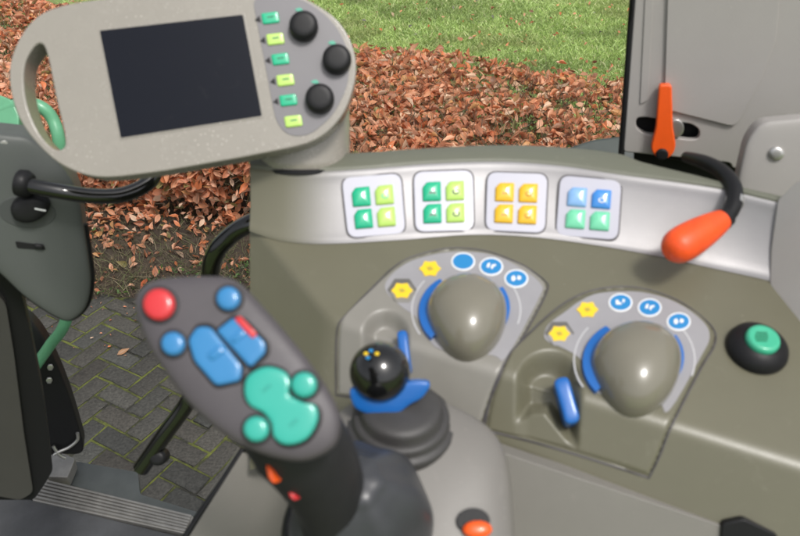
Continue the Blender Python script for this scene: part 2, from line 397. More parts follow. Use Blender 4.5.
for q, ms, lab, idx in PADS:
    pl = BandPl(q).pl
    full = rpoly([quad_pt(q, a, b) for a, b in ((0, 0), (1, 0), (1, 1), (0, 1))], 11, 6)
    inn = rpoly([quad_pt(q, a, b) for a, b in ((.025, .025), (.975, .025), (.975, .975), (.025, .975))], 10, 6)
    pad = slab('key_pad', full, pl, .004, LINE, console, off=.0012, bevel=.0003); tag(pad, lab)
    slab('pad_film', inn, pl, .004, PADWHITE, pad, off=.0019, bevel=.0004)
    for k in range(4):
        a0, b0 = (.17, .20) if k in (0, 2) else (.53, .20); b0 = .20 if k < 2 else .55
        if k in (0, 2): a0 = .155
        w = .30
        c = [quad_pt(q, *p) for p in ((a0+.07, b0), (a0+w, b0-.005), (a0+w, b0+w), (a0, b0+w), (a0, b0+.08))]
        key = pillow('key', rpoly(c, 1.2, 2), pl, .0028, ms[k], pad, e=.42, back=.001, off=.0019, rings=8, crown=.0022)
        if idx in (0, 1, 2, 3):
            cx, cy = quad_pt(q, a0+w*.52, b0+w*.60)
            dk = {0: MINTK, 1: LINE, 2: mat('amber_print', (.45, .22, .01), .4), 3: WHITE}[idx]
            if idx == 1 or k == 1 or idx == 2:
                ring = ell(cx, cy, 3.6, 2.6, 14)
                V = []; n = len(ring)
                for (x, y) in ring: V.append(pl.hit(x, y, .0063))
                for (x, y) in ring: V.append(pl.hit(cx+(x-cx)*.62, cy+(y-cy)*.62, .0066))
                if k in (1, 3): mesh('key_symbol', V, [[i, (i+1) % n, n+(i+1) % n, n+i] for i in range(n)], dk, pad, smooth=False, solid=.0004)
                else: slab('key_symbol', [(cx-3.6, cy+1.6), (cx-2.2, cy-1.5), (cx, cy-.2), (cx+2.2, cy-1.5), (cx+3.6, cy+1.6), (cx+1.4, cy+.9), (cx-1.4, cy+.9)], pl, .0006, dk, pad, off=.0067, bevel=0)

# --------------------------------------------------------------- valve modules
def coons(top, right, bottom, left, nu, nv, fn):
    # boundary polylines in pixels: top L->R, right T->B, bottom L->R, left T->B ; fn(x,y,u,v)->3D
    def samp(pl, t):
        L = [0]
        for a, b in zip(pl, pl[1:]): L.append(L[-1]+math.dist(a, b))
        s = t*L[-1]
        for i in range(len(pl)-1):
            if s <= L[i+1]+1e-9:
                k = (s-L[i])/max(1e-9, L[i+1]-L[i]); return (pl[i][0]+(pl[i+1][0]-pl[i][0])*k, pl[i][1]+(pl[i+1][1]-pl[i][1])*k)
        return pl[-1]
    V = []; F = []
    for j in range(nv+1):
        v = j/nv
        for i in range(nu+1):
            u = i/nu; t = samp(top, u); b = samp(bottom, u); l = samp(left, v); r = samp(right, v)
            p = [ (1-v)*t[q]+v*b[q]+(1-u)*l[q]+u*r[q]-((1-u)*(1-v)*top[0][q]+u*(1-v)*top[-1][q]+(1-u)*v*bottom[0][q]+u*v*bottom[-1][q]) for q in (0, 1)]
            V.append(fn(p[0], p[1], u, v))
    W = nu+1
    for j in range(nv):
        for i in range(nu): F.append([j*W+i, (j+1)*W+i, (j+1)*W+i+1, j*W+i+1])
    return V, F
def open_px(pts, n=6): return [(p.x, p.y) for p in crom([Vector((x, y, 0)) for x, y in pts], n)]
def sstep(a, b, x):
    t = min(1, max(0, (x-a)/(b-a))); return t*t*(3-2*t)
def capsule_d(x, y, a, b):
    ax, ay = a; bx, by = b; dx, dy = bx-ax, by-ay; t = max(0, min(1, ((x-ax)*dx+(y-ay)*dy)/(dx*dx+dy*dy)))
    return math.hypot(x-ax-dx*t, y-ay-dy*t), t
def module(label, top, right, bottom, left, body_mat, well, dome, dome_r, hump, lever, hexes, blues, sticker, dx, dy):
    mod = None
    def h(x, y, u, v):
        ed = min(u*120, (1-u)*120, v*110, (1-v)*110)
        o_ = -.0015 + .0028*sstep(0, 3.5, ed)
        d, t = capsule_d(x, y, well[0], well[1]); r = well[2]*(1-.05*t)
        w_ = well[3]*sstep(r, r*.5, d)
        if hump: w_ *= 1 - .9*sstep(-2, 9, inside_dist(x, y, hump))
        o_ -= w_
        return Deck.hit(x, y, o_)
    V, F = coons(open_px(top), open_px(right), open_px(bottom), open_px(left), 90, 90, h)
    mod = mesh('valve_module', V, F, body_mat, console, solid=.0) ; tag(mod, label)
    border = open_px(top)+open_px(right)[1:]+open_px(bottom)[::-1][1:]+open_px(left)[::-1][1:]
    tube('seam', [Deck.hit(x, y, .0001) for x, y in border], .0009, LINE, mod, n=6, smoothpath=False)
    if sticker:
        s = orient(smooth_px(sticker, 4)); n = len(s)
        cx = sum(p[0] for p in s)/n; cy = sum(p[1] for p in s)/n
        V = [M.hit(x, y, .0017) for x, y in s]; mesh('printed_panel', V+[p-M.n*.0009 for p in V], [list(range(n))]+[[i, n+i, n+(i+1) % n, (i+1) % n] for i in range(n)], STICKER, mod, smooth=False)
    # knob socket ring (blue) and dome
    cx, cy = dome
    def ring_sector(nm, a0, a1, r0, r1, z0, z1, mt, sq=.84, tp=None):
        V = []; F = []; N = 20
        for i in range(N+1):
            a = math.radians(a0+(a1-a0)*i/N); q1 = r1 if tp is None else r1+(tp-r1)*i/N
            for (r, z) in ((r0, z0), (r0, z1), (q1, z1*.8), (q1, z0)): V.append(M.hit(cx+r*math.cos(a), cy-r*sq*math.sin(a)+4, z))
        for i in range(N):
            for k in range(3): F.append([i*4+k, i*4+k+1, i*4+5+k, i*4+4+k])
        F += [[3, 2, 1, 0], [N*4, N*4+1, N*4+2, N*4+3]]
        return mesh(nm, V, F, mt, mod, autosharp=40, bevel=.0005)
    ring_sector('collar', 128, 226, dome_r*.90, dome_r*1.06, .001, .008, BLUE, tp=dome_r*1.26)
    ring_sector('collar', -28, 34, dome_r*.86, dome_r*1.07, .001, .0085, BLUE)
    for (a0, a1) in ((140, 212), (-18, 44)):
        ring_sector('scale_line', a0, a1, dome_r*1.32, dome_r*1.36, .0009, .0021, mat('pale_print', (.50, .50, .51), .45))
    rr = dome_r
    out = []
    for i in range(48):
        a = 2*math.pi*i/48; c, s = math.cos(a), math.sin(a)
        R = rr*(1 + (.42*max(0, -s)**2.6)); out.append((cx + R*c*(1 if s > 0 else 1-.16*(-s)**2) + .06*rr*max(0, -s), cy - R*.80*s + 9))
    pillow('dome_knob', out, M, .037, DOMEM, mod, e=.86, back=.002, off=.001, rings=18, cen=(cx, cy+10))
    # blue lever in the finger well
    (x0, y0), (x1, y1), w = lever
    k = (x1-x0), (y1-y0); L = math.hypot(*k); nx, ny = -k[1]/L*w, k[0]/L*w
    pillow('valve_lever', rpoly([(x0+nx, y0+ny), (x1+nx, y1+ny), (x1-nx, y1-ny), (x0-nx, y0-ny)], w*.9, 5), Plane(Deck.hit((x0+x1)/2, (y0+y1)/2, .0025), (Deck.nrm(x0, y0)+Deck.nrm(x1, y1))), .006, BLUE, mod, e=.5, back=.016)
    for i, (x, y) in enumerate(hexes):
        if i == 1:
            slab('hex_recess', [(x+15*math.cos(math.radians(a)), y-1+13*math.sin(math.radians(a))) for a in range(0, 360, 60)], M, .001, mat('recess_grey', (.11, .105, .095), .5), mod, off=.0018, bevel=.0003)
            slab('hex_recess', [(x+1+13*math.cos(math.radians(a)), y+2+11*math.sin(math.radians(a))) for a in range(0, 360, 60)], M, .001, MODGREY if body_mat is MODGREY else STICKER, mod, off=.0021, bevel=.0002)
        pts = [(x+(11 if k % 2 == 0 else 8.6)*math.cos(math.radians(k*30)), y+(8.6 if k % 2 == 0 else 6.6)*math.sin(math.radians(k*30))) for k in range(12)]
        slab('hex_symbol', pts, M, .001, YEL, mod, off=.0026, bevel=.0002)
        slab('symbol_mark', [(x-3.5, y-1), (x-1, y+2.5), (x+3.5, y+1), (x+1, y-2)], M, .0004, mat('mark_olive', (.42, .33, .05), .5), mod, off=.0030, bevel=0)
    for i, (x, y) in enumerate(blues):
        slab('blue_symbol', ell(x, y, 12, 9.2), M, .001, WHITE, mod, off=.0024, bevel=.0002)
        slab('blue_symbol', ell(x, y, 10.4, 7.6), M, .001, BLUEI, mod, off=.0029, bevel=.0002)
        if not (i == 0 and dx == 0):
            gl_ = [[[(x-5, y+2.4), (x-5, y-2.2), (x-2.6, y-2.2), (x-1.6, y+.4), (x+1, y+.6), (x+1, y+2.4)], [(x+2, y-3.2), (x+4.6, y-2.2), (x+3.2, y+.8), (x+1.6, y+.2)]],
                   [[(x-5, y+1.2), (x-3.4, y-2.8), (x-1, y-3.2), (x-2, y+1.6)], [(x-.6, y+2.8), (x+.2, y-1.2), (x+4.8, y-2), (x+4.4, y+.2), (x+2, y+.4), (x+1.6, y+2.8)]],
                   [[(x-4.6, y+3), (x-5.2, y-1), (x-2.4, y-2.8), (x-.4, y+.4), (x-2, y+3)], [(x+.6, y+1.4), (x+1.4, y-2.6), (x+5, y-1.4), (x+4.2, y+1.8)]]][i]
            for g_ in gl_: slab('symbol_mark', rpoly(g_, .8, 2), M, .0004, WHITE, mod, off=.0033, bevel=0)
    return mod
module('grey module with domed knob, behind the black ball lever', MB1['top'], MB1['right'], MB1['bottom'], MB1['left'], MODGREY, ((386, 334), (382, 440), 25, .014), (466, 307), 40.5, None,
       ((402, 331), (407, 373), 5.2), [(430, 270), (402, 292)], [(463, 263), (491, 268), (516, 280)],
       [(386, 292), (388, 280), (404, 266), (424, 258), (455, 253), (492, 256), (522, 270), (541, 286), (538, 300), (506, 358), (492, 356), (440, 350), (428, 336), (416, 318), (402, 308)], 0, 0)
module('olive module with domed knob, right of the other and left of the green push button', MB2['top'], MB2['right'], MB2['bottom'], MB2['left'], OLIVE, ((549, 384), (545, 480), 35, .019), (634, 357), 45, [(494, 432), (528, 408), (548, 406), (572, 436), (606, 470), (560, 480), (500, 470)],
       ((560, 378), (573, 424), 8.0), [(587, 311), (559, 335)], [(620, 304), (649, 309), (678, 323)],
       [(545, 340), (548, 326), (566, 312), (580, 302), (600, 294), (640, 293), (675, 303), (702, 322), (709, 338), (700, 358), (668, 412), (655, 400), (600, 395), (590, 380), (580, 360), (565, 350)], 1, 0)
# creases: raised ridge along the fold, from each knob to the right
def ridge(name, pts, w, parent):
    tube(name, [Deck.hit(x, y, -.0016) for x, y in open_px(pts)], w, OLIVE, parent, n=10, smoothpath=False)

# green push button on black collar
pb_o = M.hit(756, 350); pb = lathe('push_button', [(.001, -.002), (.0265, -.002), (.0275, .003), (.026, .008), (.021, .0135), (.016, .0155), (.0155, .0145), (.001, .0145)], pb_o, M.n, BLACK, console)
tag(pb, 'round black push button with green cap')
cap_p = pb_o + M.n*.0145
lathe('cap', [(.0148, -.001), (.0150, .003), (.0138, .0055), (.012, .0064), (.010, .0060), (.0005, .0060)], cap_p, M.n, TEALC, pb)
PB = Plane(cap_p + M.n*.0063, M.n)
c0 = (RT.dot(cap_p-CAM)/FW.dot(cap_p-CAM)*FP+400, 268-UP.dot(cap_p-CAM)/FW.dot(cap_p-CAM)*FP - 5)
for k in range(4):
    y = c0[1]-4.2+k*2.6
    slab('cap_mark', [(c0[0]-7+abs(k-1.5), y), (c0[0]+7-abs(k-1.5), y+.4), (c0[0]+7-abs(k-1.5), y+1.9), (c0[0]-7+abs(k-1.5), y+1.5)], PB, .0003, mat('dark_green_print', (.01, .16, .08), .5), pb, off=.0002, bevel=0)

# lower grey base trim under the deck, right
BP = Plane(FR.hit(620, 496, .012), FR.n.lerp(Vector((0, -1, .15)), .35))
base_t = slab('base_trim', rpoly([(425, 432), (465, 440), (530, 462), (722, 526), (724, 560), (720, 640), (380, 640), (400, 500)], 3, 3), BP, .02, GREY, console, off=0, bevel=.003)
slab('base_foot', rpoly([(722, 524), (744, 519), (778, 535), (782, 640), (715, 640)], 4, 3), Plane(BP.hit(740, 530, .004), BP.n), .03, BLACK, console, bevel=.002)

# --------------------------------------------------------------- terminal
TM = Plane(at(180, 90, .755), (-FW + RT*.06 + UP*.02))
term = thing('terminal', 'beige tractor display terminal with black screen, round grip hole and knobs', 'display terminal', at(300, 160, .78))
outl = smooth_px([(57, 7), (33, 20), (16, 45), (9, 74), (16, 111), (34, 140), (62, 165), (98, 177), (150, 173), (205, 164), (260, 154), (311, 142), (338, 121), (352, 93), (356, 61), (345, 30), (322, 8), (280, -10), (220, -8), (150, -3), (100, -1)], 6)
hole = smooth_px([(34, 47), (42, 44), (48, 58), (56, 98), (64, 132), (64, 147), (54, 149), (40, 135), (29, 112), (24, 88), (25, 64)], 5)
def ring_body(name, outer, inner, pl, thick, m, parent, r=.0045):
    outer = orient(outer); inner = orient(inner)
    import bmesh
    bm = bmesh.new()
    vo = [bm.verts.new(pl.hit(x, y)) for x, y in outer]; vi = [bm.verts.new(pl.hit(x, y)) for x, y in inner]
    E = [bm.edges.new((vo[i-1], vo[i])) for i in range(len(vo))] + [bm.edges.new((vi[i-1], vi[i])) for i in range(len(vi))]
    bmesh.ops.triangle_fill(bm, edges=E, use_beauty=True)
    for f in bm.faces:
        f.normal_update()
        if f.normal.dot(pl.n) < 0: f.normal_flip()
    g = bmesh.ops.extrude_face_region(bm, geom=bm.faces[:])
    nv = [v for v in g['geom'] if isinstance(v, bmesh.types.BMVert)]
    bmesh.ops.translate(bm, verts=nv, vec=-pl.n*thick)
    bmesh.ops.recalc_face_normals(bm, faces=bm.faces[:])
    bmesh.ops.dissolve_limit(bm, angle_limit=.01, verts=bm.verts[:], edges=bm.edges[:])
    me = bpy.data.meshes.new(name); bm.to_mesh(me); bm.free(); me.materials.append(m)
    me.polygons.foreach_set('use_smooth', [True]*len(me.polygons)); me.set_sharp_from_angle(angle=math.radians(40))
    o = bpy.data.objects.new(name, me); col.objects.link(o); par(o, parent)
    b = o.modifiers.new('bevel', 'BEVEL'); b.width = r; b.segments = 5; b.limit_method = 'ANGLE'; b.angle_limit = math.radians(40); b.harden_normals = True
    return o
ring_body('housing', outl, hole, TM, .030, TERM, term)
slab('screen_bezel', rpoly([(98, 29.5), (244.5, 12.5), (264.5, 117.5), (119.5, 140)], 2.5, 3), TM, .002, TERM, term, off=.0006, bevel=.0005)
slab('screen', rpoly([(100, 31), (243, 15), (262, 116), (121, 138)], 1.5, 3), TM, .002, SCREEN, term, off=.0011, bevel=.0002)
slab('keypad_film', rpoly([(252, -4), (300, -2), (322, 12), (338, 28), (350, 55), (348, 86), (333, 116), (309, 136), (288, 136), (276, 122)], 12, 5), TM, .001, TERMP, term, off=.0007, bevel=.0003)
for i in range(6):
    cx, cy = [(270, 19), (275, 40), (280, 60), (285, 81), (288, 101), (293, 122)][i]
    kb = pillow('terminal_key', rpoly([(cx-9, cy-5), (cx+8, cy-7), (cx+10, cy+4), (cx-7, cy+6)], 2, 3), TM, .0018, GREENK if i % 2 == 0 else LIMEK, term, e=.5, back=0, off=.0008)
    if i < 5: slab('key_mark', [(cx-15, cy+1.5), (cx-10.5, cy-3), (cx-9, cy+4)], TM, .0004, BLACK, term, off=.0012, bevel=0)
    slab('key_symbol', [(cx-2.5, cy-1.5), (cx+4, cy-2.3), (cx+4.3, cy-1), (cx-2.2, cy-.2)], TM, .0003, mat('dark_green_print', (.01, .16, .08), .5), kb, off=.0029, bevel=0)
for (cx, cy) in ((303, 27), (336, 60), (319, 99)):
    kn = pillow('rotary_knob', ell(cx+1, cy+1, 14.5, n=36), TM, .013, BLACK, term, e=.38, back=0, off=.0008, rings=12)
    slab('knob_symbol', smooth_px([(cx-8, cy-17), (cx-3, cy-19), (cx, cy-16), (cx-4, cy-15)], 3), TM, .0004, mat('teal_print', (.08, .38, .26), .5), term, off=.0013, bevel=0)
# stub mount that carries the terminal on the console
nb = TP.hit(304, 158)
nb = at(304, 162, .842); NAX = UP*.98 - FW*.19
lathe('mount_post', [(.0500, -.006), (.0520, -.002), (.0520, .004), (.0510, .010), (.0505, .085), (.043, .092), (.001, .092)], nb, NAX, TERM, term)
lathe('mount_gasket', [(.050, -.0105), (.0532, -.0095), (.0532, -.0062), (.050, -.005)], nb, NAX, BLACK, term)
tube('tilt_bracket', [at(300, 95, .775), at(302, 100, .80), at(304, 108, .83)], .022, BLACK, term, n=20)

# --------------------------------------------------------------- joystick
JP = Plane(at(235, 365, .43), (-FW + UP*.22 - RT*.02))
joy = thing('multifunction_joystick', 'dark grey joystick with red, blue and teal buttons on its angled head', 'joystick', at(370, 560, .56))
head_o = smooth_px([(137, 308), (142, 290), (161, 280), (206, 277), (236, 281), (258, 301), (288, 335), (314, 368), (335, 402), (341, 426), (333, 448), (305, 461), (269, 456), (232, 439), (195, 409), (169, 376), (148, 342)], 4)
head = pillow('head', head_o, JP, .009, JOYM, joy, e=.55, back=.016, rings=14, flare=.93, cen=(238, 368))
HP = Plane(JP.hit(235, 365, .0086), JP.n)
def jb(name, pts, m, h=.003, e=.6, off=0.0):
    e *= .72
    return pillow(name, pts, HP, h, m, head, e=e, back=.006, off=off)
def rimmed(name, cx, cy, r, m, h):
    pillow('button_rim', ell(cx, cy, r+3), HP, .0010, RUBBER, head, e=.5, back=.006)
    b = jb(name, ell(cx, cy, r), m, h, .8); return b
rimmed('red_button', 160, 305, 16, RED, .0045)
rimmed('blue_button', 229, 299, 12, BLUEB, .004)
rimmed('blue_button', 174, 344, 12, BLUEB, .004)
rimmed('teal_button', 304.5, 385, 13, TEAL, .0045)
rimmed('teal_button', 257, 429, 13, TEAL, .0045)
pillow('rocker_rim', rpoly([(186, 340), (197, 323), (213, 323), (247, 366), (244, 384), (216, 390), (192, 362)], 6, 4), HP, .0008, BLACK, head, e=.5, back=.006)
rk = jb('rocker_switch', rpoly([(189, 340), (198, 327), (211, 327), (243, 367), (241, 381), (217, 386), (195, 361)], 5, 4), BLUEB, .003, .45)
pillow('rocker_ridge', rpoly([(207, 356), (222, 344), (228, 351), (213, 363)], 4, 3), HP, .0022, BLUEB, rk, e=.8, back=0, off=.0022)
pillow('rocker_rim', rpoly([(213, 331), (233, 314), (246, 318), (270, 342), (270, 355), (251, 373)], 5, 4), HP, .0008, BLACK, head, e=.5, back=.006)
rk2 = jb('rocker_switch', rpoly([(217, 331), (234, 318), (243, 321), (266, 343), (266, 353), (251, 368)], 4, 4), BLUEB, .003, .45)
pillow('rocker_ridge', rpoly([(230, 340), (244, 328), (249, 334), (235, 346)], 3, 3), HP, .0020, BLUEB, rk2, e=.8, back=0, off=.0022)
pillow('red_bar', rpoly([(235, 320), (241, 316), (259, 335), (254, 340)], 3, 3), HP, .0018, RED, rk2, e=.6, back=0, off=.0026)
pn = smooth_px([(245, 391), (249, 376), (266, 367), (284, 371), (291, 381), (290, 394), (303, 402), (316, 406), (318, 421), (307, 439), (288, 445), (275, 438), (272, 424), (264, 413), (250, 405)], 4)
pillow('peanut_rim', [(282+(x-282)*1.09, 406+(y-406)*1.08) for x, y in pn], HP, .0008, BLACK, head, e=.5, back=.006)
pk = jb('peanut_button', pn, TEAL, .004, .5)
for (x, y) in ((268, 388), (295, 422)):
    slab('button_mark', rpoly([(x-5, y+3), (x+3, y-4), (x+5, y-2), (x-3, y+5)], 1, 2), HP, .0004, mat('teal_dark_print', (.015, .30, .24), .4), pk, off=.0044, bevel=0)
# neck under the head, then stem and boot
c1_, c2_ = at(278, 418, .462), at(305, 450, .485)
tube('stem', [at(262, 400, .462), at(296, 438, .472), at(318, 470, .492), at(332, 505, .515), at(338, 545, .54), at(342, 590, .57)], [.024, .030, .0275, .0235, .024, .027], RUBBER, joy, n=32, seg=8)
bprof = [(p.x, p.y) for p in crom([Vector(q) for q in ((.056, -.03, 0), (.0555, 0, 0), (.054, .018, 0), (.049, .038, 0), (.041, .054, 0), (.031, .066, 0), (.023, .074, 0), (.016, .080, 0), (.001, .082, 0))], 5)]
bax = Vector((-.03, -.30, 1)).normalized(); bx_ = (RT-bax*RT.dot(bax)).normalized(); by_ = bax.cross(bx_); V = []; F = []; NB = 90; bor = at(362, 524, .565)
for i, (r, z) in enumerate(bprof):
    for k in range(NB):
        a = 2*math.pi*k/NB; q = r*.945*(1+.045*math.cos(7*a+.6)*min(1, z/.03 if z > 0 else 0)); V.append(bor + (bx_*math.cos(a)+by_*math.sin(a))*q + bax*z)
for i in range(len(bprof)-1):
    for k in range(NB): F.append([i*NB+k, i*NB+(k+1) % NB, (i+1)*NB+(k+1) % NB, (i+1)*NB+k])
mesh('boot', V, F, BOOTM, joy, autosharp=70)
lathe('boot_ring', [(.054, -.02), (.0605, -.016), (.061, -.010), (.057, -.006), (.050, -.005)], bor, bax, BLACK, joy)
pillow('trigger_switch', rpoly([(268, 462), (273, 468), (277, 484), (271, 478)], 3, 3), Plane(at(272, 476, .448), -FW - RT*.6), .003, ORANGE, joy, e=.6, back=.004)
pillow('trigger_switch', rpoly([(290, 489), (295, 491), (298, 500), (293, 498)], 2, 3), Plane(at(294, 495, .462), -FW - RT*.6), .003, RED, joy, e=.6, back=.004)

# --------------------------------------------------------------- armrest housing
ar = thing('armrest_housing', 'light grey rounded armrest housing with orange button around the lever boots', 'armrest', at(440, 640, .62))
AP = Plane(at(430, 500, .60), tilt(26))
pillow('shell', smooth_px([(326, 436), (345, 410), (380, 396), (425, 398), (464, 414), (494, 436), (508, 470), (514, 540), (520, 640), (440, 680), (330, 680), (300, 600), (312, 500)], 5), AP, .028, ARMG, ar, e=.62, back=.22, rings=18, cen=(400, 560))
ob = Plane(AP.hit(474, 525, .0285), AP.n)
slab('button_recess', ell(473, 521, 17, 13), ob, .004, BLACK, ar, off=.0012, bevel=.0005)
pillow('orange_button', ell(477, 530, 15, 9), ob, .006, ORANGE, ar, e=.8, back=0, off=.0014)

# ball lever
bl = thing('ball_lever', 'black ball lever with blue collar on a ribbed dark boot', 'lever', at(402, 440, .60))
bc = at(380, 372, .598); R_ = 30.5*.598/FP
ax = (Vector((.02, -.06, 1))).normalized()
bo = at(401, 421, .612)
lathe('boot', [(r*1.035, z*1.15) for r, z in [(.0425, -.007), (.0425, -.002), (.0412, .0), (.0385, .0005), (.0372, .002), (.0372, .005), (.0352, .007), (.0325, .0072), (.0312, .009), (.0308, .013), (.0285, .0155), (.024, .0165), (.015, .0172), (.001, .0175)]], bo, ax, BOOTR, bl)
lathe('ball_knob', [(R_*math.sin(math.radians(a)), -R_*math.cos(math.radians(a))) for a in range(10, 180, 6)]+[(.0001, R_)], bc, ax, BLACKG, bl)
CP = Plane(at(385, 397, .594), (-FW - UP*.15).normalized())
pillow('collar', smooth_px([(350, 390), (354, 406), (366, 413), (380, 416), (396, 414), (410, 404), (421, 398), (429, 388), (428, 382), (412, 381), (400, 384), (380, 386), (362, 388)], 4), CP, .003, BLUE, bl, e=.5, back=.005)
tube('lever_shaft', [at(386, 400, .622), at(396, 414, .640)], .006, BLACK, bl)
SP = Plane(bc + (UP*.75-FW*.66).normalized()*R_*.985, (UP*.75-FW*.66))
for (x, y, m_) in ((366, 354, YEL), (377, 354, YEL), (371, 351, BLUEI), (368, 358, BLUEI)):
    slab('ball_symbol', ell(x, y, 2.3, 1.7, 10), SP, .0006, m_, bl, off=.0006, bevel=0)

# --------------------------------------------------------------- left side lower: inner panel, sill, floor, post
lowp = Plane(at(240, 500, .80), tilt(62, 28))
inner = thing('seat_base_panel', 'plain light grey panel at the foot of the console beside the paving view', 'trim panel', at(240, 560, .85))
slab('panel', rpoly([(243, 452), (262, 462), (330, 440), (400, 440), (430, 640), (128, 640), (190, 536), (201, 518)], 2, 3), lowp, .02, GREY, inner, bevel=.004)
tube('rubber_seal', [lowp.hit(244, 450, -.004), lowp.hit(220, 487, -.004), lowp.hit(198, 519, -.004), lowp.hit(150, 596, -.004)], .0035, BLACK, inner)

ZF = Plane(Vector((0, 0, FLOOR_Z)), Vector((0, 0, 1)))
sill = thing('door_sill', 'ridged aluminium sill strip at the cab floor edge', 'door sill', ZF.hit(110, 505))
q = [(47, 481), (194, 517), (187, 535), (32, 501)]
slab('sill_plate', rpoly(q, 1.5, 2), ZF, .02, SILLM, sill, off=.004, bevel=.002)
for k in range(6):
    b0 = .06 + k*.155
    slab('ridge', rpoly([quad_pt(q, .01, b0), quad_pt(q, .99, b0), quad_pt(q, .99, b0+.085), quad_pt(q, .01, b0+.085)], .3, 2), ZF, .004, SILLM, sill, off=.0095, bevel=.0015)
tag(slab('cab_floor', [(48, 482), (30, 499), (190, 538), (200, 520), (260, 560), (300, 900), (-300, 900), (-300, 470), (30, 488)], ZF, .04, FLOORM, off=0, bevel=.004), 'dark grey rubber mat covering the cab floor in the lower left', 'floor mat')
slab('sill_corner', rpoly([(50, 450), (76, 460), (68, 479), (47, 478)], 2, 2), ZF, .03, SILLM, sill, off=.006, bevel=.002)
step = tag(slab('door_step', rpoly([(76, 461), (138, 472), (140, 494), (198, 512), (196, 517), (66, 484)], 3, 3), Plane(Vector((0, 0, FLOOR_Z-.03)), Vector((0, 0, 1))), .02, STEPM, bevel=.003), 'flat dark grey step plate just outside the ridged sill', 'step')

PO = Plane(at(25, 400, 1.15), Vector((.45, -1, 0)))
post = thing('door_post', 'dark door post with grey trim at the left edge, below the control pod', 'door post', ZF.hit(20, 500))
slab('post_body', rpoly([(-60, 200), (-20, 235), (14, 262), (30, 330), (44, 400), (53, 470), (45, 484), (34, 500), (-30, 500)], 4, 4), PO, .05, BLACK, post, bevel=.004)
slab('post_trim', rpoly([(-60, 215), (-10, 280), (6, 300), (14, 350), (24, 430), (33, 487), (20, 495), (-60, 480)], 5, 4), PO, .05, POSTM, post, off=.012, bevel=.0025)

# pod
PP = Plane(at(40, 220, 1.0), Vector((.35, -1, .22)))
pod = thing('control_pod', 'grey green plastic pod with black knob and slot at the left edge', 'control pod', at(40, 330, 1.02))
pod_o = smooth_px([(-70, 138), (-30, 131), (10, 133), (34, 139), (66, 170), (79, 195), (84, 225), (89, 258), (91, 282), (86, 305), (72, 318), (57, 315), (28, 296), (0, 270), (-60, 215)], 5)
pillow('pod_body', pod_o, PP, .016, PODM, pod, e=.35, back=.06, rings=12, cen=(20, 215))
tube('pod_edge', [PP.hit(x, y, -.004) for x, y in pod_o[30:66]], .005, BLACK, pod, smoothpath=False)
PS = Plane(PP.hit(30, 210, .0160), PP.n)
slab('knob_well', ell(27, 212, 29, 16, rot=.1), PS, .003, mat('pod_recess', (.055, .06, .058), .5), pod, off=.0008, bevel=.0008)
kk = pillow('selector_knob', smooth_px([(11, 207), (17, 197), (30, 193), (45, 195), (51, 204), (44, 215), (30, 221), (16, 218)], 4), PS, .016, BLACK, pod, e=.5, back=0, off=.001)
slab('pointer_mark', [(36, 204), (47, 206), (47, 207.6), (36, 205.4)], PS, .0005, WHITE, kk, off=.0180, bevel=0)
slab('slot', rpoly([(15, 241), (44, 245), (46, 250), (17, 248)], 2, 3), PS, .003, BLACK, pod, off=.0010, bevel=.0004)
pillow('slot_slider', rpoly([(34, 243), (44, 244), (44, 249), (34, 248)], 2, 3), PS, .004, BLACK, pod, e=.6, back=0, off=.001)
slab('screw', ell(4, 143, 4, 2.6), Plane(PP.hit(4, 143, .012), PP.n), .003, METAL, pod, off=.002, bevel=.0005)
gr = [PS.hit(22, 179, -.01), PS.hit(27, 180, .02), PS.hit(60, 184, .035), PS.hit(95, 189, .035), PS.hit(125, 188, .03), PS.hit(150, 177, .02), PS.hit(158, 160, .0)]
hl = tag(tube('handle_bar', gr, .0098, BLACKG, n=20), 'short glossy black bar sticking out of the pod below the terminal', 'handle')
lathe('bar_boot', [(.0165, -.008), (.0175, 0), (.014, .007), (.0105, .009)], gr[1], (gr[2]-gr[1]), BLACK, hl)

# green pipe outside
gp = thing('green_handrail', 'green painted tube with flat bracket outside, behind the pod', 'handrail', at(60, 200, 1.5))
tube('pipe', [at(-40, 130, 1.30), at(0, 111, 1.30), at(25, 104, 1.30), at(41, 107, 1.30), at(53, 120, 1.31), at(60, 145, 1.32), at(69, 200, 1.38), at(75, 260, 1.42), at(66, 320, 1.46), at(50, 345, 1.5), at(36, 365, 1.52), at(10, 400, 1.56)], .0108, GREENP, gp, n=18)
slab('bracket', rpoly([(-50, 90), (0, 95), (12, 100), (19, 116), (18, 134), (-50, 150)], 5, 4), Plane(at(0, 115, 1.29), -FW), .02, GREENP, gp, bevel=.004)

# black mudguard
MG = Plane(at(60, 400, 1.62), Vector((.3, -1, .1)))
mg = thing('mudguard', 'black mudguard plate with two bolts, outside beyond the door post', 'mudguard', at(60, 450, 1.65))
pillow('guard_plate', smooth_px([(22, 320), (40, 330), (57, 362), (70, 395), (80, 428), (84, 445), (78, 452), (55, 452), (30, 455), (15, 380)], 4), MG, .012, BLACK, mg, e=.35, back=.03)
for (x, y) in ((51, 363), (50, 376)):
    pillow('bolt', ell(x, y, 3.4, n=6), MG, .004, METAL, mg, e=.4, back=0, off=.014)
tube('latch_rod', [MG.hit(78, 427, .02), MG.hit(78, 434, .02), MG.hit(70, 441, .02), MG.hit(60, 445, .022), MG.hit(55, 448, .022)], .0035, METAL, mg, n=10)
tube('latch_rod', [MG.hit(54, 440, .02), MG.hit(60, 448, .022), MG.hit(66, 452, .02)], .0035, METAL, mg, n=10)

